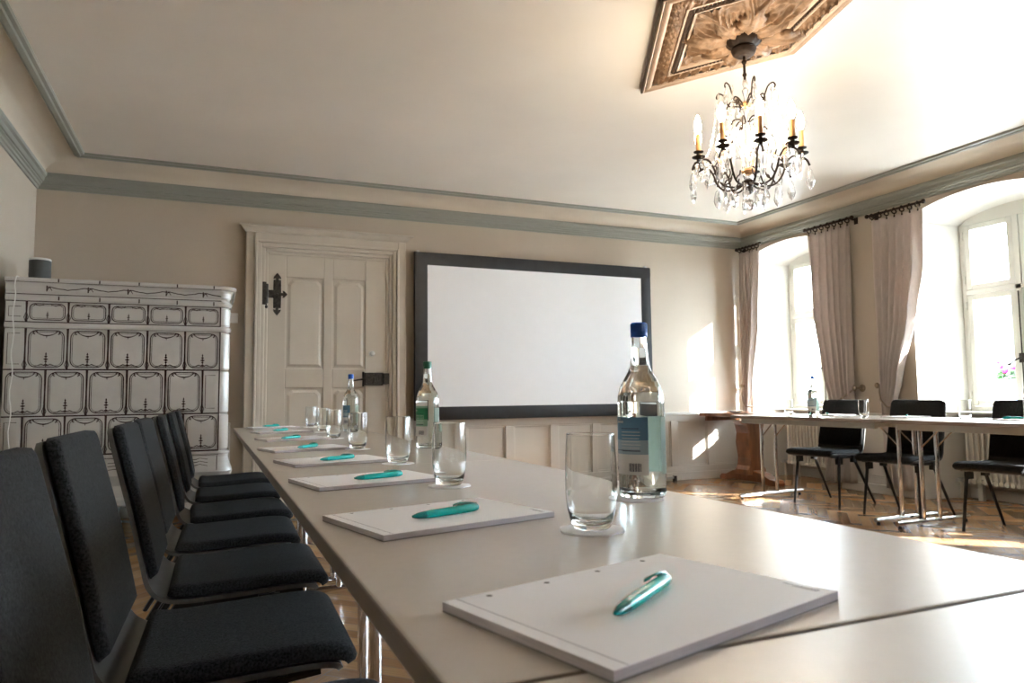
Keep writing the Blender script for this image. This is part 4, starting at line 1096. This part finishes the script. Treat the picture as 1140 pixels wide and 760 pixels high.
# ------------------------------------------------------------------ chandelier
def chandelier():
    ax, ay = 2.555, 2.86; zc = ZC-0.035
    r = thing('chandelier', 'lit crystal chandelier with dark bronze arms and candle bulbs under the medallion', 'chandelier', (ax,ay,0))
    cup = MB(); n = 48
    pr = [(0.03,2.70),(0.045,2.703),(0.058,2.715),(0.064,2.735),(0.056,2.747),(0.070,2.755),(0.088,2.775),(0.098,2.80),(0.092,2.815)]
    def fn(i, j):
        q, z = pr[i]; a = 2*PI*j/n; q *= 1+(0.05 if i > 4 else 0.0)*math.cos(12*a); return (q*math.cos(a), q*math.sin(a), z)
    cup.grid(fn, len(pr), n, 0, True, False, True); cup.lathe([(0,2.698),(0.03,2.70)],n); cup.build('canopy', M_bronze, r)
    MB().tube([(0,0,2.70),(0,0,2.575)],0.007,8).ball((0,0,2.67),0.014).ball((0,0,2.60),0.012).build('hanging_rod', M_bronze, r)
    st = MB(); st.lathe([(0,2.575),(0.012,2.57),(0.016,2.55),(0.008,2.53),(0.018,2.515),(0.012,2.49),(0.007,2.47),(0.014,2.44),(0.022,2.42),(0.012,2.39),(0.008,2.36),(0.010,2.30),(0.018,2.24),(0.028,2.19),(0.018,2.15),(0.010,2.12),(0.016,2.09),(0.030,2.06),(0.022,2.04),(0,2.03)],14,0,True)
    st.build('crystal_stem', M_crystal, r)
    MB().lathe([(0,2.455),(0.02,2.45),(0.026,2.437),(0.012,2.425),(0,2.425)],12).lathe([(0,2.10),(0.03,2.095),(0.036,2.08),(0.02,2.062),(0,2.06)],12).build('amber_collar', M_amber, r)
    MB().lathe([(0,2.03),(0.024,2.036),(0.034,2.028),(0.030,2.012),(0.014,1.998),(0.010,1.975),(0.013,1.965),(0,1.955)],14).build('bottom_hub', M_bronze, r)
    # crown: six short double-curled arms near the top
    c0 = None
    for k in range(6):
        if c0 is None:
            m = MB(); m.tube(smooth_path([(0.018,0,2.435),(0.05,0,2.462),(0.075,0,2.468),(0.09,0,2.455),(0.10,0,2.48),(0.115,0,2.515),(0.138,0,2.528),(0.150,0,2.512),(0.145,0,2.50)],5),0.0042,6)
            m.tube(smooth_path([(0.018,0,2.43),(0.06,0,2.442),(0.092,0,2.448),(0.098,0,2.435)],5),0.0035,6)
            c0 = m.build('crown_arm', M_bronze, r); o = c0
        else: o = c0.copy(); C.objects.link(o); o.parent = r
        o.rotation_euler = (0,0,2*PI*k/6+0.12)
    c1 = None
    for k in range(6):
        if c1 is None:
            m = MB(); m.tube(smooth_path([(0.012,0,2.34),(0.04,0,2.362),(0.07,0,2.352),(0.085,0,2.30),(0.10,0,2.272),(0.122,0,2.28),(0.135,0,2.262)],5),0.004,6)
            c1 = m.build('middle_arm', M_bronze, r); o = c1
        else: o = c1.copy(); C.objects.link(o); o.parent = r
        o.rotation_euler = (0,0,2*PI*k/6+0.6)
    NA = 9; a0 = None; RA = 0.262
    angs = [math.radians(2+40*k) for k in range(NA)]
    for k in range(NA):
        if a0 is None:
            m = MB()
            m.tube(smooth_path([(0.020,0,2.020),(0.07,0,1.998),(0.13,0,2.005),(0.165,0,2.045),(0.185,0,2.10),(0.215,0,2.14),(0.255,0,2.135),(0.285,0,2.115),(0.298,0,2.085)],6),0.0056,7)
            m.tube(smooth_path([(0.13,0,2.005),(0.12,0,2.03),(0.095,0,2.045),(0.085,0,2.07)],5),0.004,6)
            m.tube(smooth_path([(0.185,0,2.10),(0.165,0,2.125),(0.172,0,2.15)],5),0.004,6)
            a0 = m.build('arm', M_bronze, r); o = a0
            h = MB(); h.T = Matrix.Translation((RA,0,0)); h.lathe([(0,2.13),(0.010,2.132),(0.010,2.142),(0.033,2.150),(0.035,2.154),(0.012,2.156),(0.010,2.172),(0.025,2.178),(0.026,2.182),(0.012,2.185),(0,2.186)],16); h.build('drip_pan', M_bronze, a0)
            h = MB(); h.T = Matrix.Translation((RA,0,0)); h.lathe([(0,2.184),(0.0135,2.185),(0.0132,2.272),(0.010,2.275),(0,2.275)],12); h.build('candle_sleeve', M_candle, a0)
            h = MB(); h.T = Matrix.Translation((RA,0,0)); h.lathe([(0,2.274),(0.009,2.276),(0.016,2.296),(0.0185,2.315),(0.016,2.338),(0.009,2.360),(0.003,2.374),(0,2.377)],12); h.build('bulb', M_bulb, a0)
        else: o = copy_tree(a0, r)
        o.rotation_euler = (0,0,angs[k])
    # crystals
    def faceted(prof, seg): m = MB(); m.lathe(prof, seg, 0, False); return m
    def hang(proto_fn, name, spots):
        first = None
        for x, y, z, sc_ in spots:
            if first is None: first = proto_fn().build(name, M_crystal, r); o = first
            else: o = first.copy(); C.objects.link(o); o.parent = r
            o.location = (x,y,z); o.scale = (sc_,sc_,sc_); o.rotation_euler = (0,0,random.uniform(0,6))
    def plate():        # flat leaf shaped pendant
        m = faceted([(0,0.0),(0.003,-0.006),(0.003,-0.010),(0.010,-0.018),(0.017,-0.045),(0.019,-0.062),(0.012,-0.082),(0,-0.096)],8); 
        for v in m.v: v.y *= 0.35
        return m
    def drop(): return faceted([(0,0),(0.004,-0.004),(0.0055,-0.010),(0.003,-0.016),(0.006,-0.024),(0.0125,-0.045),(0.0145,-0.055),(0.009,-0.068),(0,-0.076)],8)
    def spear(): return faceted([(0,0.0),(0.006,-0.01),(0.0085,-0.07),(0.007,-0.11),(0,-0.135)],6)
    sp = []
    for k in range(NA):
        a = angs[k]
        sp.append((0.298*math.cos(a),0.298*math.sin(a),2.080,1.25))
        sp.append((0.222*math.cos(a),0.222*math.sin(a),2.128,1.1))
        sp.append((0.15*math.cos(a+0.3),0.15*math.sin(a+0.3),2.0,1.1))
    for k in range(6):
        a = 2*PI*k/6+0.12; sp.append((0.146*math.cos(a),0.146*math.sin(a),2.50,1.0)); sp.append((0.135*math.cos(a+0.48),0.135*math.sin(a+0.48),2.262,1.2))
    hang(plate, 'crystal_pendant', sp)
    dp = []
    for k in range(NA):
        a = angs[k]+0.35
        dp.append((0.262*math.cos(angs[k]+0.14),0.262*math.sin(angs[k]+0.14),2.148,0.9)); dp.append((0.262*math.cos(angs[k]-0.14),0.262*math.sin(angs[k]-0.14),2.148,0.9))
        dp.append((0.09*math.cos(a),0.09*math.sin(a),1.995,1.15))
    for k in range(6):
        a = 2*PI*k/6+0.12; dp.append((0.095*math.cos(a),0.095*math.sin(a),2.44,0.9))
    hang(drop, 'crystal_drop', dp)
    ss = []
    for k in range(12):
        a = 2*PI*k/12; ss.append((0.115*math.cos(a),0.115*math.sin(a),2.275,1.2))
        if k % 2: ss.append((0.06*math.cos(a),0.06*math.sin(a),2.36,1.1))
    hang(spear, 'crystal_spear', ss)
    bl = MB(); bl.lathe([(0,0.030),(0.012,0.027),(0.022,0.020),(0.028,0.008),(0.029,-0.004),(0.024,-0.017),(0.014,-0.027),(0,-0.031)],10,0,False)
    bl.build('crystal_ball', M_crystal, r, loc=(0,0,1.905))
    MB().tube([(0,0,1.96),(0,0,1.934)],0.002,5).build('ball_hook', M_bronze, r)
    # swags of small beads
    b0 = None
    for k in range(NA):
        a = 40*PI/180
        if b0 is None:
            def beads(name, P, nb):
                m = MB(); Q = smooth_path(P, 1) if False else P; pts = []; rr = []
                for t in range(nb*6+1):
                    u = t/(nb*6); pts.append(Q(u)); rr.append(0.0012+0.0046*abs(math.sin(PI*u*nb)))
                m.tube(pts, rr, 6); return m.build(name, M_crystal, r)
            sw0 = [beads('bead_swag', lambda u: (0.145+0.115*u, 0.005, 2.50-0.34*u-0.13*math.sin(PI*u)), 16),
                   beads('bead_garland', lambda u: (0.262*math.cos(a*u), 0.262*math.sin(a*u), 2.148-0.075*math.sin(PI*u)), 12),
                   beads('bead_string', lambda u: (0.03+0.10*u, 0, 2.33-0.02*math.sin(PI*u)-0.05*u), 8)]
            b0 = sw0[0]
            for q in sw0: q.rotation_euler = (0,0,angs[0])
        else:
            for q in sw0:
                o = q.copy(); C.objects.link(o); o.parent = r; o.rotation_euler = (0,0,angs[k])
chandelier()
